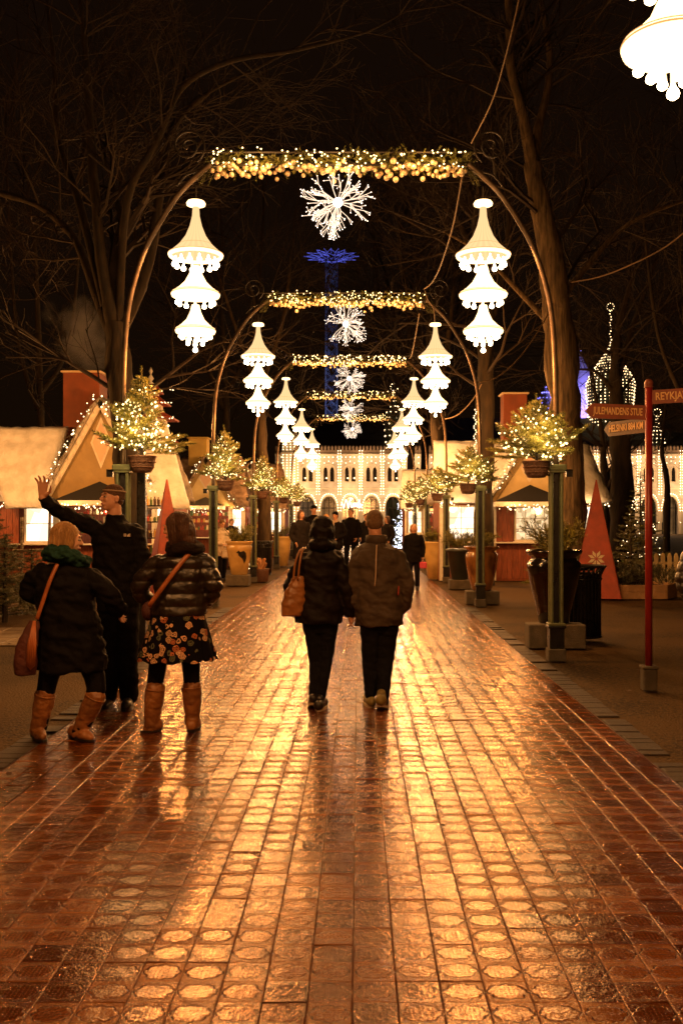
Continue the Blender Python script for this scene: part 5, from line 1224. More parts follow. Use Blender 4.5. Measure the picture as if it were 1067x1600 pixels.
def floral():
    m = bpy.data.materials.new('floral_print'); m.use_nodes = True; t = m.node_tree; N = t.nodes; L = t.links; b = N['Principled BSDF']; tc = N.new('ShaderNodeTexCoord')
    nz = N.new('ShaderNodeTexNoise'); nz.inputs['Scale'].default_value = 26; L.new(tc.outputs['Object'], nz.inputs['Vector'])
    mxv = N.new('ShaderNodeVectorMath'); mxv.operation = 'MULTIPLY_ADD'; L.new(nz.outputs['Color'], mxv.inputs[0]); mxv.inputs[1].default_value = (.035, .035, .035); L.new(tc.outputs['Object'], mxv.inputs[2])
    v = N.new('ShaderNodeTexVoronoi'); v.inputs['Scale'].default_value = 19; L.new(mxv.outputs[0], v.inputs['Vector'])
    r = N.new('ShaderNodeValToRGB'); r.color_ramp.interpolation = 'CONSTANT'; e = r.color_ramp.elements
    cols = [(0, (.0025, .002, .003)), (.30, (.38, .12, .05)), (.45, (.62, .36, .20)), (.60, (.10, .10, .06)), (.72, (.5, .30, .16)), (.86, (.35, .10, .06))]
    e[0].color = (*cols[0][1], 1); e[0].position = 0; e[1].position = cols[1][0]; e[1].color = (*cols[1][1], 1)
    for p, c in cols[2:]: q = e.new(p); q.color = (*c, 1)
    L.new(v.outputs['Color'], r.inputs[0]); lt = N.new('ShaderNodeMath'); lt.operation = 'LESS_THAN'; lt.inputs[1].default_value = .52; L.new(v.outputs['Distance'], lt.inputs[0])
    ri = N.new('ShaderNodeMath'); ri.operation = 'SINE'; m1 = N.new('ShaderNodeMath'); m1.operation = 'MULTIPLY'; m1.inputs[1].default_value = 34; L.new(v.outputs['Distance'], m1.inputs[0]); L.new(m1.outputs[0], ri.inputs[0])
    g2 = N.new('ShaderNodeMath'); g2.operation = 'GREATER_THAN'; g2.inputs[1].default_value = -.55; L.new(ri.outputs[0], g2.inputs[0]); m2 = N.new('ShaderNodeMath'); m2.operation = 'MULTIPLY'; L.new(lt.outputs[0], m2.inputs[0]); L.new(g2.outputs[0], m2.inputs[1])
    mx = N.new('ShaderNodeMix'); mx.data_type = 'RGBA'; L.new(m2.outputs[0], mx.inputs[0]); mx.inputs[6].default_value = (.003, .002, .004, 1); L.new(r.outputs[0], mx.inputs[7]); L.new(mx.outputs[2], b.inputs['Base Color']); b.inputs['Roughness'].default_value = .85; b.inputs['Specular IOR Level'].default_value = .1; return m
F_FLORAL = floral()

def head_frame(fwd, tilt=0):
    f = Vector(fwd).normalized(); up = Vector((0, 0, 1)); x = f.cross(up).normalized(); up = x.cross(f).normalized()
    if tilt: Rm = Matrix.Rotation(tilt, 3, f); x = Rm @ x; up = Rm @ up
    return Matrix((x, f, up)).transposed()      # columns: right, forward, up
def add_head(B, C, fwd, h=.235, neck=None, tilt=0):
    M = head_frame(fwd, tilt); e = lambda c, r: B.ell(C+M @ (Vector(c)*h), tuple(q*h for q in r), M)
    e((0, -.07, .12), (.325, .40, .37)); e((0, .06, -.10), (.275, .30, .38)); e((0, .12, .02), (.26, .27, .30)); e((0, .20, -.34), (.13, .13, .12)); e((0, .12, -.26), (.21, .20, .17))
    e((0, .33, .13), (.21, .07, .045)); e((.12, .30, -.08), (.08, .06, .08)); e((-.12, .30, -.08), (.08, .06, .08)); e((0, .36, -.235), (.10, .04, .055))
    B.limb([C+M @ (Vector((0, .37, .08))*h), C+M @ (Vector((0, .455, -.07))*h)], [.028*h, .050*h], 8, False); e((0, .43, -.095), (.075, .055, .045))
    for s in (-1, 1): e((s*.325, -.03, -.02), (.035, .085, .13))
    if neck is not None: B.limb([C+M @ (Vector((0, -.10, -.22))*h), Vector(neck)], [.25*h, .27*h], 14, False)
    return M
def face_bits(parent, C, M, h=.235):
    for s in (-1, 1):
        b = MB(); c = C+M @ (Vector((s*.135, .325, .035))*h); b.ball(tuple(c), .05*h, 10, 6); o = b.build('eye', M_EYE, parent, True, ROOT_ORG[0])
        b = MB(); c = C+M @ (Vector((s*.135, .375, .035))*h); b.ball(tuple(c), .028*h, 8, 5); b.build('iris', M_IRIS, o, True, ROOT_ORG[0])
        b = MB(); q = [C+M @ (Vector(p)*h) for p in ((s*.05, .40, .125), (s*.13, .395, .155), (s*.22, .33, .135))]; b.tube(q, [.012*h, .018*h, .008*h], 5); b.build('eyebrow', H_BROWN, parent, True, ROOT_ORG[0])
    b = MB(); q = [C+M @ (Vector(p)*h) for p in ((-.10, .365, -.225), (0, .405, -.215), (.10, .365, -.225))]; b.tube(q, [.008*h, .022*h, .008*h], 6); q = [p-M.col[2]*.032*h for p in q]; b.tube(q, [.008*h, .024*h, .008*h], 6); b.build('lips', M_LIP, parent, True, ROOT_ORG[0])
def add_hand(B, wr, d, side, size=.19, curl=.5, thumb=1, spread=.12, r=.0088):
    """wr wrist, d direction to the fingers, side = direction across the palm towards the thumb"""
    d = Vector(d).normalized(); s = Vector(side); s = (s-d*s.dot(d)).normalized(); nrm = d.cross(s)*thumb; k = size/.19
    pc = wr+d*.05*k
    for j, o in enumerate((-.027, -.009, .009, .027)): B.limb([wr+s*o*.5*k+d*.005, wr+d*.085*k+s*o*k], [.014*k, .0125*k], 8, False)
    for j, (o, L) in enumerate(((.030, .070), (.010, .080), (-.010, .074), (-.029, .058))):
        p = wr+d*.085*k+s*o*k; dd = (d+s*spread*(1.5-j)*.7).normalized(); pts = [p]
        for q, f in enumerate((.42, .32, .26)):
            a = curl*(q+.6)*.7; v = (dd*cos(a)+nrm*sin(a)).normalized(); p = p+v*L*f*k; pts.append(p)
        B.limb(pts, [r*k, r*.95*k, r*.88*k, r*.75*k], 8, False)
    p = wr+d*.02*k+s*.028*k; v = (d*.6+s*.8+nrm*.25).normalized(); v2 = (d*.9+s*.35+nrm*.35*(1+curl)).normalized()
    B.limb([p, p+v*.045*k, p+v*.045*k+v2*.03*k, p+v*.045*k+v2*.052*k], [.014*k, .011*k, .0095*k, .008*k], 8, False)
def shoe(parent, ankle, toe, m=M_SHOE, sole=M_SOLE, w=.046, name='shoe', hgt=.09, heelup=0):
    a = Vector(ankle); t = Vector(toe); d = (t-a); d.z = 0; L = d.length; d.normalize(); B = Blob(); heel = a-d*.06; 
    z0 = .035
    B.limb([Vector((heel.x, heel.y, z0+.02+heelup)), Vector((t.x, t.y, z0+.01))-d*.05], [w*.85, w*.9], 12, False); B.limb([Vector((t.x, t.y, z0))-d*.09, Vector((t.x, t.y, z0))-d*.03], [w*1.0, w*.75], 12, False); B.limb([Vector((a.x, a.y, z0+.02+heelup)), Vector((a.x, a.y, max(hgt, .1)+heelup))], [w*.74, w*.70], 12, False)
    o = B.build(name, m, parent, .008, 4)
    s = MB(); x, y = d, Vector((-d.y, d.x, 0)); pts = []
    for q in range(20):
        an = 2*pi*q/20; fx = cos(an); px_ = (heel+t)/2+x*fx*((t-heel).length/2+.012)+y*sin(an)*(w*.98)*(1-.12*fx*(-1)); hz = heelup*max(0, -fx); pts.append((px_.x, px_.y, hz))
    s.add([(p[0], p[1], .003+p[2]) for p in pts]+[(p[0], p[1], .024+p[2]) for p in pts], [tuple(range(19, -1, -1)), tuple(range(20, 40))]+[(i, (i+1) % 20, 20+(i+1) % 20, 20+i) for i in range(20)])
    s.build('sole', sole, o, False, ROOT_ORG[0]); return o
def boot(parent, top, ankle, toe, seed):
    B = Blob(); top = Vector(top); a = Vector(ankle); t = Vector(toe); mid = top.lerp(a, .45)
    B.limb([top, top.lerp(a, .3), top.lerp(a, .75), a], [.075, .074, .058, .054], 16)
    d = Vector((t.x-a.x, t.y-a.y, 0)); L = d.length; d.normalize(); h = a-d*.055
    B.limb([Vector((h.x, h.y, .055)), Vector((t.x, t.y, .04))-d*.08, Vector((t.x, t.y, .032))-d*.025], [.045, .046, .03], 12, False); B.limb([a, Vector((a.x, a.y, .06))], [.052, .048], 12, False)
    o = B.build('boot', M_BOOT, parent, .008, 2, amp=.0075, fs=17)
    s = MB(); y = Vector((-d.y, d.x, 0)); c = (h+t)/2; pts = [c+d*cos(2*pi*q/18)*(L/2+.052)+y*sin(2*pi*q/18)*.044 for q in range(18)]; s.add([(p.x, p.y, .004) for p in pts]+[(p.x, p.y, .02) for p in pts], [tuple(range(17, -1, -1)), tuple(range(18, 36))]+[(i, (i+1) % 18, 18+(i+1) % 18, 18+i) for i in range(18)]); s.bev((h.x, h.y, .022), (.06, .06, .04), .008); s.build('heel_sole', M_SHOE, o, False, ROOT_ORG[0])
    c = MB(); ax = (top-a).normalized(); x_, y_ = frame(ax); c.tube([top+(x_*cos(2*pi*q/20)+y_*sin(2*pi*q/20))*.074 for q in range(21)], .006, 5); c.build('boot_cuff', M_BOOT, o, True, ROOT_ORG[0]); return o
def strap(parent, pts, w, m, name='strap', th=.005):
    """flat band along points; width lies across the view"""
    b = MB(); q = spline(pts, 5); n = len(q); vs = []
    for i, p in enumerate(q):
        d = (q[min(i+1, n-1)]-q[max(i-1, 0)]).normalized(); s_ = d.cross(Vector((0, 1, 0))); s_ = s_.normalized()*w/2 if s_.length > .01 else Vector((w/2, 0, 0)); e = d.cross(s_).normalized()*th
        vs += [p-s_-e, p+s_-e, p+s_+e, p-s_+e]
    fs = []
    for i in range(n-1):
        for k_ in range(4): fs.append((i*4+k_, i*4+(k_+1) % 4, i*4+4+(k_+1) % 4, i*4+4+k_))
    fs += [(3, 2, 1, 0), tuple(range(4*n-4, 4*n))]; b.add(vs, fs); return b.build(name, m, parent, True, ROOT_ORG[0])
def strands(parent, C, M, h, m, n, bob, seed, front=.75):
    g = random.Random(seed); b = MB()
    for k_ in range(n):
        a = -pi/2+g.uniform(-pi+front, pi-front); pts = []; j = g.uniform(1.01, 1.05)
        for ph in (.15, .5, .85, 1.2, 1.5): pts.append(Vector((.375*j*sin(ph)*cos(a), -.11+.45*j*sin(ph)*sin(a), .17+.39*j*cos(ph))))
        L_ = bob*g.uniform(.8, 1.1); e = pts[-1].copy()
        for f in (.35, .7, 1.0): pts.append(Vector((e.x*(1+.06*sin(f*3)-.14*f), -.11+(e.y+.11)*(1-.10*f), e.z-L_*f)))
        pts = [C+M @ (p*h) for p in pts]; b.tube(pts, [.0012, .0022, .0025, .0025, .0025, .0025, .0022, .001], 3, 0, False)
    return tag(b.build('hair_strands', m, parent, True, ROOT_ORG[0]), kind='stuff')
def person(label, u, Y, group=None):
    t = thing('person', label, 'person', ((u-560)/F*Y, Y, 0), 0, group); ROOT_ORG[0] = t.location.copy(); return t

# ---- woman of the walking couple
Y = 8.42; q = lambda u, v, dy=0: P(u, v, Y, dy); m_ = Y/F
t = person('woman walking away in a dark hooded parka and slim dark jeans beside the man', 500, Y, 'couple walking away down the middle')
B = Blob(); C = q(504, 831, .02); add_head(B, C, (0, 1, -.05), .23, q(502, 862)); 
B.torso([(q(499, 975), .115, .10), (q(499, 945), .125, .105), (q(500, 905), .11, .09), (q(501, 870), .13, .09), (q(502, 860), .07, .06)])
LG = [[q(489, 972), q(493, 1035, .06), q(490, 1084, -.03)], [q(512, 972), q(509, 1030, .04), q(501, 1091, -.03)]]
for l in LG: B.limb(l, [.07, .045, .035])
AL = [q(477, 874), q(455, 914, -.02), q(459, 952, .10)]; AR = [q(525, 874), q(541, 922, -.02), q(546, 958, .04)]
for l in (AL, AR): B.limb(l, [.038, .032, .026])
add_hand(B, q(546, 957, .04), (.02, .15, -1), (-.2, 1, 0), .17, .5); add_hand(B, q(459, 952, .1), (.3, .4, -.8), (1, 0, 0), .17, .9)
B.build('body', M_SKIN, t, .007, 3)
B = Blob(); B.torso([(q(498, 973), .205, .16), (q(499, 955), .20, .155), (q(500, 928), .165, .135), (q(500, 914), .155, .13), (q(501, 890), .175, .14), (q(502, 873), .185, .135), (q(503, 861), .12, .10), (q(503, 852), .07, .08)])
B.limb([q(475, 873), q(456, 912, -.02), q(455, 935, .04)], [.068, .060, .05]); B.limb([q(526, 873), q(541, 922, -.02), q(546, 958, .04)], [.072, .060, .045])
B.build('parka', F_COATBR, t, .010, 3, amp=.021, fs=8)
B = Blob(); B.ell(q(504, 832, .0), (.112, .135, .128)); B.ell(q(503, 851, -.03), (.125, .14, .075)); B.ell(q(504, 815, .0), (.085, .10, .05)); B.build('hood', F_COATBR, t, .009, 4, amp=.012, fs=11)
B = Blob(); [B.limb([l[0], l[1], l[2]], r_) for l, r_ in zip(LG, ([.098, .060, .040], [.098, .060, .042]))]; B.torso([(q(500, 988), .12, .075), (q(500, 970), .165, .115), (q(500, 945), .16, .12)]); B.build('jeans', F_JEANS, t, .009, 3, amp=.006, fs=14)
shoe(t, q(489, 1092, -.02), q(487, 1092, .18), heelup=.05); shoe(t, q(500, 1100, -.07), q(505, 1106, .14), w=.052)
s_ = MB(); 
for zz in (.56,): pass
# shoulder bag with two handles
B = Blob(); B.torso([(q(457, 961, -.10), .085, .05), (q(459, 945, -.10), .10, .065), (q(462, 925, -.10), .09, .055), (q(466, 905, -.09), .055, .035), (q(467, 899, -.09), .05, .03)], yaw=.25)
bg = tag(B.build('bag_body', M_BAGT, None or t, .008, 4, amp=.010, fs=12), None); bg.parent = None; bg.location = ROOT_ORG[0]; bg.name = 'shoulder_bag'; tag(bg, 'tan leather shoulder bag hanging from the hooded woman\'s left shoulder', 'bag')
for o_ in (0, 7): h_ = strap(bg, [q(460+o_, 905, -.14), q(463+o_, 880, -.165), q(469+o_*.6, 861, -.14), q(474+o_*.5, 856, -.02)], .016, M_BAGT, 'bag_handle')
# ---- man of the walking couple
Y = 8.45; m_ = Y/F
t = person('man walking away in a grey-brown jacket with a pale back seam, short sandy hair', 592, Y, 'couple walking away down the middle')
B = Blob(); C = q(585, 817, 0); M = add_head(B, C, (-.05, 1, -.1), .215, q(588, 850)); 
B.torso([(q(592, 975), .13, .10), (q(592, 945), .135, .105), (q(591, 905), .14, .10), (q(590, 870), .17, .10), (q(590, 852), .09, .07)])
LG = [[q(580, 972), q(579, 1032, .05), q(579, 1087, .05)], [q(606, 972), q(602, 1032, .05), q(597, 1091, -.09)]]
for l in LG: B.limb(l, [.075, .05, .038])
AR = [q(614, 870), q(636, 912, -.05), q(628, 952, .06)]; AL = [q(564, 870), q(549, 920, -.03), q(552, 960, .03)]
for l in (AL, AR): B.limb(l, [.045, .038, .03])
add_hand(B, q(551, 957, .03), (-.05, .1, -1), (.2, 1, 0), .18, .7, -1); add_hand(B, AR[2], (-.5, .3, -.8), (0, 1, 0), .18, .8)
B.build('body', M_SKIN, t, .007, 3)
B = Blob(); M = head_frame((-.05, 1, -.1)); h = .215
for c, r in (((0, -.10, .17), (.345, .40, .345)), ((0, -.20, .0), (.325, .30, .32))): B.ell(C+M @ (Vector(c)*h), tuple(x*h for x in r), M)
B.build('hair', H_SAND, t, .007, 3, hair=.004, fs=40)
B = Blob(); B.torso([(q(592, 977), .20, .15), (q(592, 955), .205, .155), (q(591, 925), .195, .15), (q(590, 895), .20, .15), (q(589, 873), .215, .145), (q(588, 859), .19, .125), (q(588, 849), .10, .09)])
B.limb([q(561, 868), q(550, 918, -.03), q(553, 955, .03)], [.075, .065, .05]); B.limb([q(617, 868), q(636, 910, -.05), q(629, 952, .05)], [.078, .068, .054]); 
jk = B.build('jacket', F_JACKET, t, .010, 3, amp=.020, fs=9)
b = MB(); b.lathe([(.085, -.02), (.095, .0), (.088, .045), (.080, .05), (.080, .0)], 24, q(588, 845), 0, 1, 1.05, cap=False); b.build('collar', F_JACKET, jk, True, ROOT_ORG[0])
strap(jk, [q(588, 851, -.13), q(587, 870, -.158), q(586.5, 892, -.163), q(585, 914, -.163)], .010, mat('pale_piping', (.42, .30, .2), .5), 'back_seam')
strap(jk, [q(622, 914, -.120), q(621, 928, -.122)], .008, mat('red_piping', (.45, .05, .03), .5), 'pocket_zip')
B = Blob(); [B.limb(l, r_) for l, r_ in zip(LG, ([.104, .074, .052], [.104, .074, .052]))]; B.torso([(q(593, 988), .12, .075), (q(593, 968), .165, .12), (q(592, 945), .16, .12)]); B.build('jeans', F_JEANS, t, .009, 3, amp=.008, fs=13)
shoe(t, q(579, 1096, .06), q(574, 1096, .27), M_SHOEY, M_SOLE, .052); shoe(t, q(595, 1102, -.14), q(600, 1106, .09), M_SHOEY, M_SOLE, .056, heelup=.05)

# ---- man with the raised hand
Y = 8.5
t = person('tall man in a black fleece jacket and striped beanie raising his right hand', 190, Y, 'three people posing on the left')
B = Blob(); C = q(176, 779, -.02); M = add_head(B, C, (-.80, -.75, .10), .235, q(180, 812, .0)); MH = M
B.torso([(q(183, 925), .14, .10), (q(183, 880), .14, .10), (q(183, 835), .16, .10), (q(182, 815), .08, .07)])
LG = [[q(200, 925), q(201, 1010, -.02), q(201, 1088, .02)], [q(174, 925), q(172, 1010, .02), q(168, 1085, .05)]]
for l in LG: B.limb(l, [.08, .055, .042])
WR = q(84, 779, -.30); AR = [q(154, 829), q(113, 806, -.10), WR]; AL = [q(205, 834), q(222, 880, -.02), q(214, 906, -.08)]
for l in (AL, AR): B.limb(l, [.048, .040, .030])
add_hand(B, WR+Vector((0, 0, .005)), (.10, -.15, 1), (.95, -.2, 0), .225, .45, -1, .42, .0098); add_hand(B, AL[2], (-.8, .9, -.2), (0, 0, 1), .17, .8)
bd_ = B.build('body', M_SKIN, t, .0065, 2); face_bits(t, C, M)
B = Blob(); h = .235
for c, r in (((0, -.08, .20), (.35, .42, .34)), ((0, -.18, .06), (.34, .33, .18))): B.ell(C+M @ (Vector(c)*h), tuple(x*h for x in r), M)
hat = B.build('beanie', fabric('brown_beanie', (.10, .055, .035), .9, bump=.8, bscale=90), t, .007, 3, amp=.003, fs=20)
b = MB(); ring = [C+M @ (Vector((.343*cos(a), -.08+.412*sin(a)*1.0, .27))*h) for a in [2*pi*k_/36 for k_ in range(37)]]; b.tube(ring, .008, 6); b.build('beanie_stripe', mat('pale_knit', (.28, .19, .12), .9), hat, True, ROOT_ORG[0])
B = Blob(); M2 = head_frame((-.80, -.75, .10))
B = Blob(); B.ell(C+M @ (Vector((0, -.22, -.05))*h), (.30*h, .22*h, .22*h), M); B.build('hair', H_BROWN, t, .008, 2)
B = Blob(); B.torso([(q(183, 928), .195, .14), (q(183, 905), .20, .145), (q(183, 870), .205, .145), (q(182, 842), .215, .14), (q(182, 826), .19, .125), (q(181, 812), .085, .085), (q(180, 804), .075, .08)])
B.limb([q(150, 826), q(113, 806, -.10), q(86, 783, -.28)], [.082, .066, .052]); B.limb([q(209, 832), q(223, 880, -.02), q(213, 909, -.09)], [.085, .070, .052])
jk = B.build('jacket', F_BLACK, t, .010, 3, amp=.022, fs=9)
# small pale chest emblem: quarter dome of three bands beside short text lines
M_EMB = mat('pale_print', (.62, .5, .38), .6); b = MB(); o0 = q(206, 838, -.152); s_ = .0085
for r0, r1 in ((.1, .9), (1.3, 1.9), (2.3, 2.9)):
    n = 8; vs = []; 
    for k_ in range(n+1): a = pi/2*k_/n; vs += [o0+Vector((-cos(a)*r0*s_+.02, 0, sin(a)*r0*s_)), o0+Vector((-cos(a)*r1*s_+.02, 0, sin(a)*r1*s_))]
    b.add(vs+[p+Vector((0, .02, 0)) for p in vs], [(2*k_, 2*k_+1, 2*k_+3, 2*k_+2) for k_ in range(n)]+[(2*k_+1+2*n+2, 2*k_+2*n+2, 2*k_+2+2*n+2, 2*k_+3+2*n+2) for k_ in range(n)])
for j, w_ in enumerate((.018, .024, .020)): b.box(o0+Vector((-.022, .006, .004+j*.009)), (w_, .012, .005))
b.build('chest_emblem', M_EMB, jk, False, ROOT_ORG[0])
B = Blob(); [B.limb(l, [.115, .088, .080]) for l in LG]; B.torso([(q(186, 955), .18, .13), (q(185, 930), .19, .14), (q(184, 905), .17, .13)]); B.build('trousers', fabric('black_trousers', (.004, .003, .003), .8), t, .010, 3, amp=.010, fs=10)
shoe(t, q(200, 1094, .02), q(206, 1100, -.22), M_SHOE, M_SHOE, .052); shoe(t, q(168, 1094, .05), q(160, 1098, -.17), M_SHOE, M_SHOE, .052)


# ---- blonde woman in the dark coat
Y = 7.25
t = person('blonde woman in a long black coat, green scarf and tan boots, leaning to look right', 105, Y, 'three people posing on the left')
B = Blob(); C = q(108, 843, -.02); M = add_head(B, C, (.95, .25, -.12), .225, q(100, 875, .02)); 
B.torso([(q(112, 1015), .15, .11), (q(108, 960), .14, .10), (q(104, 915), .13, .10), (q(101, 885), .14, .09), (q(100, 872), .07, .07)])
LG = [[q(88, 1010), q(74, 1070, .0), q(60, 1140, .03)], [q(128, 1010), q(152, 1075, -.02), q(122, 1150, .0)]]
for l in LG: B.limb(l, [.08, .055, .04])
AL = [q(70, 899), q(46, 925, .03), q(72, 955, .22)]; AR = [q(138, 904), q(174, 930, -.02), q(182, 955, .10)]
for l in (AL, AR): B.limb(l, [.045, .036, .028])
add_hand(B, AR[2], (-.1, .6, -.6), (0, 0, 1), .17, .8); add_hand(B, AL[2], (.8, .5, 0), (0, 0, 1), .17, .8); B.build('body', M_SKIN2, t, .0065, 2); face_bits(t, C, M, .225)
B = Blob(); h = .225
for c, r in (((0, -.12, .17), (.37, .44, .38)), ((0, -.28, -.10), (.37, .33, .42)), ((.25, -.05, -.12), (.13, .24, .36)), ((-.25, -.05, -.12), (.13, .24, .36)), ((0, -.2, -.38), (.34, .26, .16))): B.ell(C+M @ (Vector(c)*h), tuple(x*h for x in r), M)
B.build('hair', H_BLOND, t, .007, 3, hair=.010, fs=11); strands(t, C, M, h, H_BLOND, 320, .62, 3)
B = Blob(); B.limb([q(78, 869, -.05), q(90, 862, -.12), q(112, 866, -.13), q(130, 876, -.05), q(126, 880, .08), q(100, 866, .12), q(80, 862, .06), q(78, 869, -.05)], [.045, .05, .055, .05, .045, .045, .045, .045]); B.ell(q(102, 872, 0), (.115, .115, .06)); B.build('scarf', F_SCARFG, t, .007, 2, amp=.022, fs=17)
B = Blob(); B.torso([(q(112, 1047), .255, .18), (q(112, 1020), .25, .175), (q(108, 975), .225, .165), (q(104, 940), .215, .155), (q(102, 910), .22, .15), (q(102, 893), .20, .135), (q(101, 877), .10, .095)])
B.limb([q(66, 897), q(45, 925, .03), q(70, 952, .17)], [.085, .075, .06]); B.limb([q(142, 902), q(174, 930, -.02), q(180, 955, .08)], [.085, .072, .058]); B.build('coat', F_BLACK, t, .010, 3, amp=.024, fs=8)
B = Blob(); [B.limb(l, [.10, .070, .055]) for l in LG]; B.torso([(q(108, 1035), .20, .14), (q(108, 1000), .18, .13)]); B.build('leggings', F_TIGHTS, t, .010, 3)
boot(t, q(71, 1086), q(58, 1143, .02), q(76, 1156, -.10), 1); boot(t, q(151, 1088, -.03), q(122, 1150, 0), q(150, 1165, -.10), 2)
B = Blob(); B.torso([(q(52, 1050, -.16), .075, .035), (q(52, 1035, -.17), .085, .04), (q(54, 1005, -.17), .078, .038), (q(62, 975, -.15), .05, .028), (q(65, 966, -.14), .04, .02)]); bg = B.build('crossbody_bag', M_BAGR, t, .008, 3, amp=.006, fs=12); bg.parent = None; bg.location = ROOT_ORG[0]; tag(bg, 'dark red crossbody bag with a tan tassel against the black coat', 'bag')
strap(bg, [q(99, 880, -.135), q(90, 905, -.170), q(80, 935, -.175), q(70, 964, -.172)], .026, M_STRAP, 'bag_strap'); 
b = MB()
for k_ in range(9): b.tube([q(66+k_*.3, 966, -.185), q(60+k_*1.4, 1000, -.215-.004*(k_ % 2)), q(58+k_*1.5, 1040-abs(k_-4)*1.5, -.222)], [.006, .007, .005], 5)
b.build('tassel', M_STRAP, bg, True, ROOT_ORG[0])

# ---- brown-haired woman in the puffer jacket
Y = 7.5
t = person('brown-haired woman in a shiny brown puffer jacket, floral skirt and tan boots', 265, Y, 'three people posing on the left')
B = Blob(); C = q(277, 826, -.02); M = add_head(B, C, (-.93, .22, -.10), .225, q(292, 855, .02)); 
B.torso([(q(280, 975), .13, .10), (q(281, 930), .13, .10), (q(284, 890), .14, .10), (q(288, 866), .14, .09), (q(290, 855), .07, .07)])
LG = [[q(257, 975), q(243, 1060, .02), q(236, 1132, 0)], [q(295, 975), q(299, 1060, .02), q(300, 1128, .04)]]
for l in LG: B.limb(l, [.075, .052, .04])
AR = [q(314, 882), q(333, 918, -.02), q(318, 945, .12)]; AL = [q(252, 884), q(218, 918, .02), q(232, 948, .14)]
for l in (AL, AR): B.limb(l, [.045, .036, .028])
add_hand(B, AL[2], (.6, .5, -.1), (0, 0, 1), .17, .8); add_hand(B, AR[2], (-.6, .6, 0), (0, 0, 1), .17, .8); B.build('body', M_SKIN2, t, .0065, 2); face_bits(t, C, M, .225)
B = Blob(); h = .225
for c, r in (((0, -.10, .18), (.37, .45, .37)), ((0, -.30, -.10), (.38, .34, .45)), ((.26, -.06, -.05), (.13, .26, .40)), ((-.24, -.06, -.08), (.13, .24, .38)), ((0, -.40, -.42), (.32, .22, .28))): B.ell(C+M @ (Vector(c)*h), tuple(x*h for x in r), M)
B.build('hair', H_BROWN, t, .007, 3, hair=.010, fs=11); strands(t, C, M, h, H_BROWN, 320, .75, 4)
B = Blob(); B.limb([q(272, 862, -.08), q(290, 855, -.14), q(308, 858, -.06), q(308, 856, .08), q(285, 850, .12), q(268, 852, .03), q(272, 862, -.08)], [.045, .048, .045, .045, .045, .045, .045]); B.ell(q(290, 856), (.10, .10, .05)); B.build('collar', F_HOOD, t, .008, 3, amp=.008, fs=18)
B = Blob(); B.torso([(q(280, 960), .205, .155), (q(280, 945), .21, .16), (q(281, 920), .19, .15), (q(283, 895), .20, .15), (q(285, 876), .205, .14), (q(288, 862), .13, .11)])
B.limb([q(318, 880), q(334, 917, -.02), q(318, 942, .10)], [.082, .072, .056]); B.limb([q(248, 882), q(217, 917, .02), q(232, 946, .12)], [.082, .070, .055]); B.build('puffer_jacket', F_PUFF, t, .009, 2, amp=.008, fs=10, quilt=.013, qn=10.5)
# skirt, gathered
b = MB(); n = 72; c0 = q(279, 955); c1 = q(277, 1030); vs = []; 
for j in range(9):
    f = j/8; c = c0.lerp(c1, f); 
    for k_ in range(n):
        a = 2*pi*k_/n; w = .19+.10*f; w *= 1+.055*f*sin(a*11+1.3*sin(a*2))+.02*f*sin(a*23); vs.append((c.x+w*cos(a), c.y+w*.80*sin(a), c.z-.008*f*sin(a*11)))
fs_ = [(j*n+k_, j*n+(k_+1) % n, (j+1)*n+(k_+1) % n, (j+1)*n+k_) for j in range(8) for k_ in range(n)]; b.add(vs, fs_); o = b.build('skirt', F_FLORAL, t, True, ROOT_ORG[0]); 
B = Blob(); [B.limb(l, [.088, .064, .05]) for l in LG]; B.torso([(q(278, 985), .16, .12), (q(279, 960), .17, .13)]); B.build('tights', F_TIGHTS, t, .010, 3)
boot(t, q(243, 1077), q(236, 1136, 0), q(225, 1150, -.02), 3); boot(t, q(299, 1074, .02), q(300, 1132, .04), q(302, 1142, .22), 4)
st_ = strap(t, [q(300, 864, -.125), q(284, 885, -.172), q(262, 915, -.185), q(243, 940, -.165), q(238, 946, -.10)], .032, M_STRAP, 'bag_strap')
B = Blob(); B.ell(q(232, 955, .02), (.055, .10, .075)); B.build('small_bag', M_BAGR, t, .01, 3)

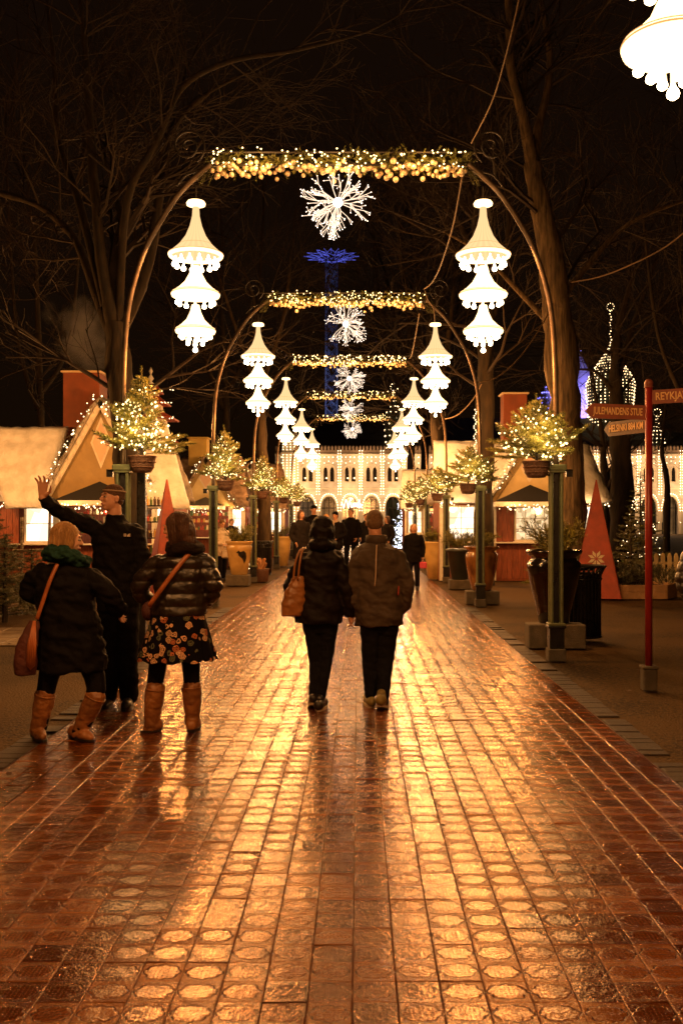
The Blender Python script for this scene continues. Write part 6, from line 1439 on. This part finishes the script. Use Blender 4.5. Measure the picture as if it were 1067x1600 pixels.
# ---- people farther down the path
HAIRS = dict(br=H_BROWN, bl=H_BLOND, sa=H_SAND)
def far_person(label, u, v_feet, v_top, coat, legs, fwd=(0, -1, 0), hair='br', hat=None, wide=1.0, arms=None, scarf=None, extra=None, bob=False, long=.0, group='people farther down the path', xoff=0):
    Y = 1556*1.6/(v_feet-812); t = person(label, u, Y, group); h_ = 1.6+(812-v_top)/F*Y; s = h_/1.75; x = t.location.x; L = lambda a, b, c: Vector((x+a*s, Y+b*s, c*s)); f = Vector(fwd).normalized(); r = Vector((f.y, -f.x, 0)); g = lambda a, b, c: Vector((x, Y, 0))+(r*a+Vector((f.x, f.y, 0)).normalized()*b+Vector((0, 0, c)))*s
    B = Blob(); C = g(0, .02, 1.63); M = add_head(B, C, fwd, .225*s, g(0, 0, 1.45)); B.torso([(g(0, 0, .85), .13*s, .10*s), (g(0, 0, 1.1), .12*s, .10*s), (g(0, 0, 1.38), .15*s, .10*s), (g(0, 0, 1.46), .07*s, .07*s)], yaw=math.atan2(f.y, f.x)+pi/2)
    st = g(.0, .10, 0)-g(0, 0, 0); LG = [[g(.09, 0, .88), g(.10, .06, .48), g(.10, .05, .09)], [g(-.09, 0, .88), g(-.10, .0, .48), g(-.10, -.08, .09)]]
    for l in LG: B.limb(l, [.075*s, .05*s, .038*s])
    arms = arms or (((.20, 0, 1.38), (.27, -.03, 1.12), (.22, .10, .92)), ((-.20, 0, 1.38), (-.27, -.03, 1.12), (-.22, .10, .92))); AA = [[g(*p) for p in a] for a in arms]
    for l in AA: B.limb(l, [.04*s, .035*s, .026*s]); add_hand(B, l[2], (l[2]-l[1]), f, .17*s, .7)
    B.build('body', M_SKIN2, t, .010, 2)
    if hat != 'none': face_bits(t, C, M, .225*s)
    h = .225*s; B = Blob(); sets = [((0, -.12, .18), (.37, .43, .37)), ((0, -.26, .0), (.35, .30, .32))]
    if bob: sets += [((.33, -.04, -.15), (.13, .26, .42)), ((-.33, -.04, -.15), (.13, .26, .42)), ((0, -.3, -.2), (.36, .25, .42))]
    for c, q_ in sets: B.ell(C+M @ (Vector(c)*h), tuple(z*h for z in q_), M)
    B.build('hair', HAIRS[hair], t, .011, 2, hair=.012 if bob else .006, fs=10)
    if hat:
        B = Blob(); B.ell(C+M @ (Vector((0, -.08, .24))*h), (.38*h, .46*h, .33*h), M)
        if hat[1]: B.ell(C+M @ (Vector((0, .0, .20))*h), (.52*h, .62*h, .05*h), M)
        B.build('hat', hat[0], t, .011, 3)
    B = Blob(); zb = .72-long; B.torso([(g(0, 0, zb), .215*s*wide, .15*s), (g(0, 0, .95), .20*s*wide, .15*s), (g(0, 0, 1.15), .19*s*wide, .14*s), (g(0, 0, 1.35), .205*s*wide, .13*s), (g(0, 0, 1.43), .15*s*wide, .11*s), (g(0, 0, 1.50), .08*s, .08*s)], yaw=math.atan2(f.y, f.x)+pi/2)
    for l in AA: B.limb([l[0], l[1], l[1].lerp(l[2], .85)], [.072*s, .062*s, .048*s])
    ct_ = B.build('coat', coat, t, .013, 3, amp=.010, fs=8)
    B = Blob(); [B.limb(l, [.10*s, .072*s, .062*s]) for l in LG]; B.build('trousers', legs, t, .013, 2)
    for l in LG: shoe(t, l[2], l[2]+f*.17*s, M_SHOE, M_SHOE, .046)
    if scarf: B = Blob(); B.ell(g(0, .02, 1.47), (.11*s, .11*s, .05*s)); (B.limb([g(.03, .10, 1.45), g(.03, .16, 1.2), g(.03, .16, 1.0)], [.05*s, .05*s, .04*s]) if scarf[1] else None); B.build('scarf', scarf[0], t, .011, 2, amp=.006)
    return t, g, s
F_DK = fabric('charcoal_wool', (.012, .009, .008)); F_NAVY = fabric('dark_navy_wool', (.012, .012, .018)); F_WHT = fabric('cream_down', (.62, .50, .36), .7); F_GRY = fabric('pale_grey_knit', (.42, .33, .25), .9); F_PNK = fabric('pink_scarf', (.55, .08, .09), .8)
far_person('curly-haired person in a long charcoal coat standing left of the hooded woman', 470, 905, 797, F_DK, F_JEANS, (.6, -.8, 0), 'br', None, 1.05, long=.2, bob=True)
far_person('man in a dark brimmed hat behind the curly-haired person', 490, 896, 789, F_BLACK, F_JEANS, (.3, -.95, 0), 'br', (F_BLACK, True), 1.1)
far_person('blond-haired person with a pink scarf, half hidden between the hat man and the beanie man', 510, 886, 803, F_BLACK, F_JEANS, (.5, -.8, 0), 'bl', None, 1, scarf=(F_PNK, False), bob=True)
t, g, s = far_person('man in a black beanie and open dark jacket with a pale grey scarf', 524, 898, 799, F_BLACK, F_JEANS, (-.35, -.9, 0), 'br', (F_BLACK, False), 1.05, (((.20, 0, 1.38), (.27, -.03, 1.12), (.08, .17, 1.0)), ((-.20, 0, 1.38), (-.27, -.03, 1.12), (-.08, .17, .98))), (F_GRY, True))
far_person('tall young person in a black jacket standing between the walking couple', 548, 893, 794, F_BLACK, F_JEANS, (-.4, -.9, 0), 'br', None, 1.1)
far_person('man whose face shows just left of the walking man\'s head', 572, 884, 802, F_BLACK, F_JEANS, (.2, -1, 0), 'br')
far_person('person in a dark coat looking left, just right of the walking man\'s head', 605, 890, 806, F_DK, F_JEANS, (-.75, -.6, 0), 'br', None, 1.0, bob=True)
t, g, s = far_person('blonde woman in black looking up and walking towards the viewer at the right path edge', 646, 922, 818, F_BLACK, F_TIGHTS, (-.1, -1, .35), 'bl', None, .95, (((.20, 0, 1.38), (.25, -.03, 1.12), (.24, .06, .88)), ((-.20, 0, 1.38), (-.27, -.03, 1.12), (-.26, .06, .86))), bob=True)
pb = thing('hand_bag', 'small pink bag in the hand of the blonde woman walking towards the viewer', 'bag', g(-.27, .10, .66)); b = MB(); b.bev((0, 0, 0), (.16, .08, .15), .02); b.build('bag_body', mat('pink_bag', (.55, .06, .12), .5), pb); b = MB(); b.tube(spline([(-.05, 0, .07), (-.03, 0, .17), (.03, 0, .17), (.05, 0, .07)], 4), .006, 5); b.build('bag_handle', M_BLACKP, pb)
t, g, s = far_person('person in a cream down coat and scarf, head bowed, beside the yellow bird-marked pot', 347, 908, 812, F_WHT, F_TIGHTS, (.6, -.7, -.35), 'sa', None, 1.05, (((.20, 0, 1.38), (.27, -.03, 1.12), (.10, .22, 1.05)), ((-.20, 0, 1.38), (-.27, -.03, 1.12), (-.06, .22, 1.02))), (F_WHT, False))
wb = thing('hand_bag', 'cream handbag held by the person in the cream coat', 'bag', g(.05, .25, .78)); b = MB(); b.bev((0, 0, 0), (.20, .10, .22), .03); b.build('bag_body', F_WHT, wb); b = MB(); b.tube(spline([(-.06, 0, .11), (-.04, 0, .24), (.04, 0, .24), (.06, 0, .11)], 4), .007, 5); b.build('bag_handle', F_WHT, wb)
far_person('bald person in a dark coat behind the cream-coated person, left of the path', 362, 889, 810, F_DK, F_JEANS, (.7, -.6, 0), 'sa')
far_person('long-haired person in a brown coat under the stalls behind the yellow pot', 384, 886, 806, F_COATBR, F_JEANS, (-.2, 1, 0), 'br', None, 1, bob=True)
# puffer-coated person cut by the right edge
Y = 9.6; t = person('person in a dark puffer jacket cut off by the right edge of the view', 1112, Y)
B = Blob(); C = q(1106, 800, 0); add_head(B, C, (-.8, -.5, 0), .225, q(1106, 836)); B.torso([(q(1110, 955), .14, .1), (q(1108, 900), .13, .1), (q(1107, 845), .15, .1), (q(1107, 834), .07, .07)])
LG = [[q(1096, 950), q(1096, 1010, -.03), q(1096, 1065, 0)], [q(1122, 950), q(1124, 1010), q(1126, 1065)]]
for l in LG: B.limb(l, [.07, .05, .04])
AR = [q(1082, 858), q(1066, 905, -.02), q(1078, 945, -.08)]; AL = [q(1132, 858), q(1146, 905), q(1138, 945, -.08)]
for l in (AR, AL): B.limb(l, [.04, .035, .028]); add_hand(B, l[2], (0, -.2, -1), (0, -1, 0), .17, .7)
B.build('body', M_SKIN2, t, .010, 2); B = Blob(); B.ell(q(1108, 795, .03), (.09, .11, .10)); B.build('hair', H_BROWN, t, .01, 2)
B = Blob(); B.torso([(q(1110, 965), .19, .15), (q(1108, 900), .185, .15), (q(1107, 850), .20, .14), (q(1107, 832), .09, .09)]); [B.limb([l[0], l[1], l[1].lerp(l[2], .8)], [.085, .08, .06]) for l in (AR, AL)]; B.build('puffer_jacket', F_PUFF, t, .012, 2, quilt=.014, qn=10)
B = Blob(); [B.limb(l, [.10, .07, .06]) for l in LG]; B.build('trousers', F_JEANS, t, .013, 2); [shoe(t, l[2], l[2]+Vector((-.1, -.14, 0)), M_SHOE, M_SHOE) for l in LG]
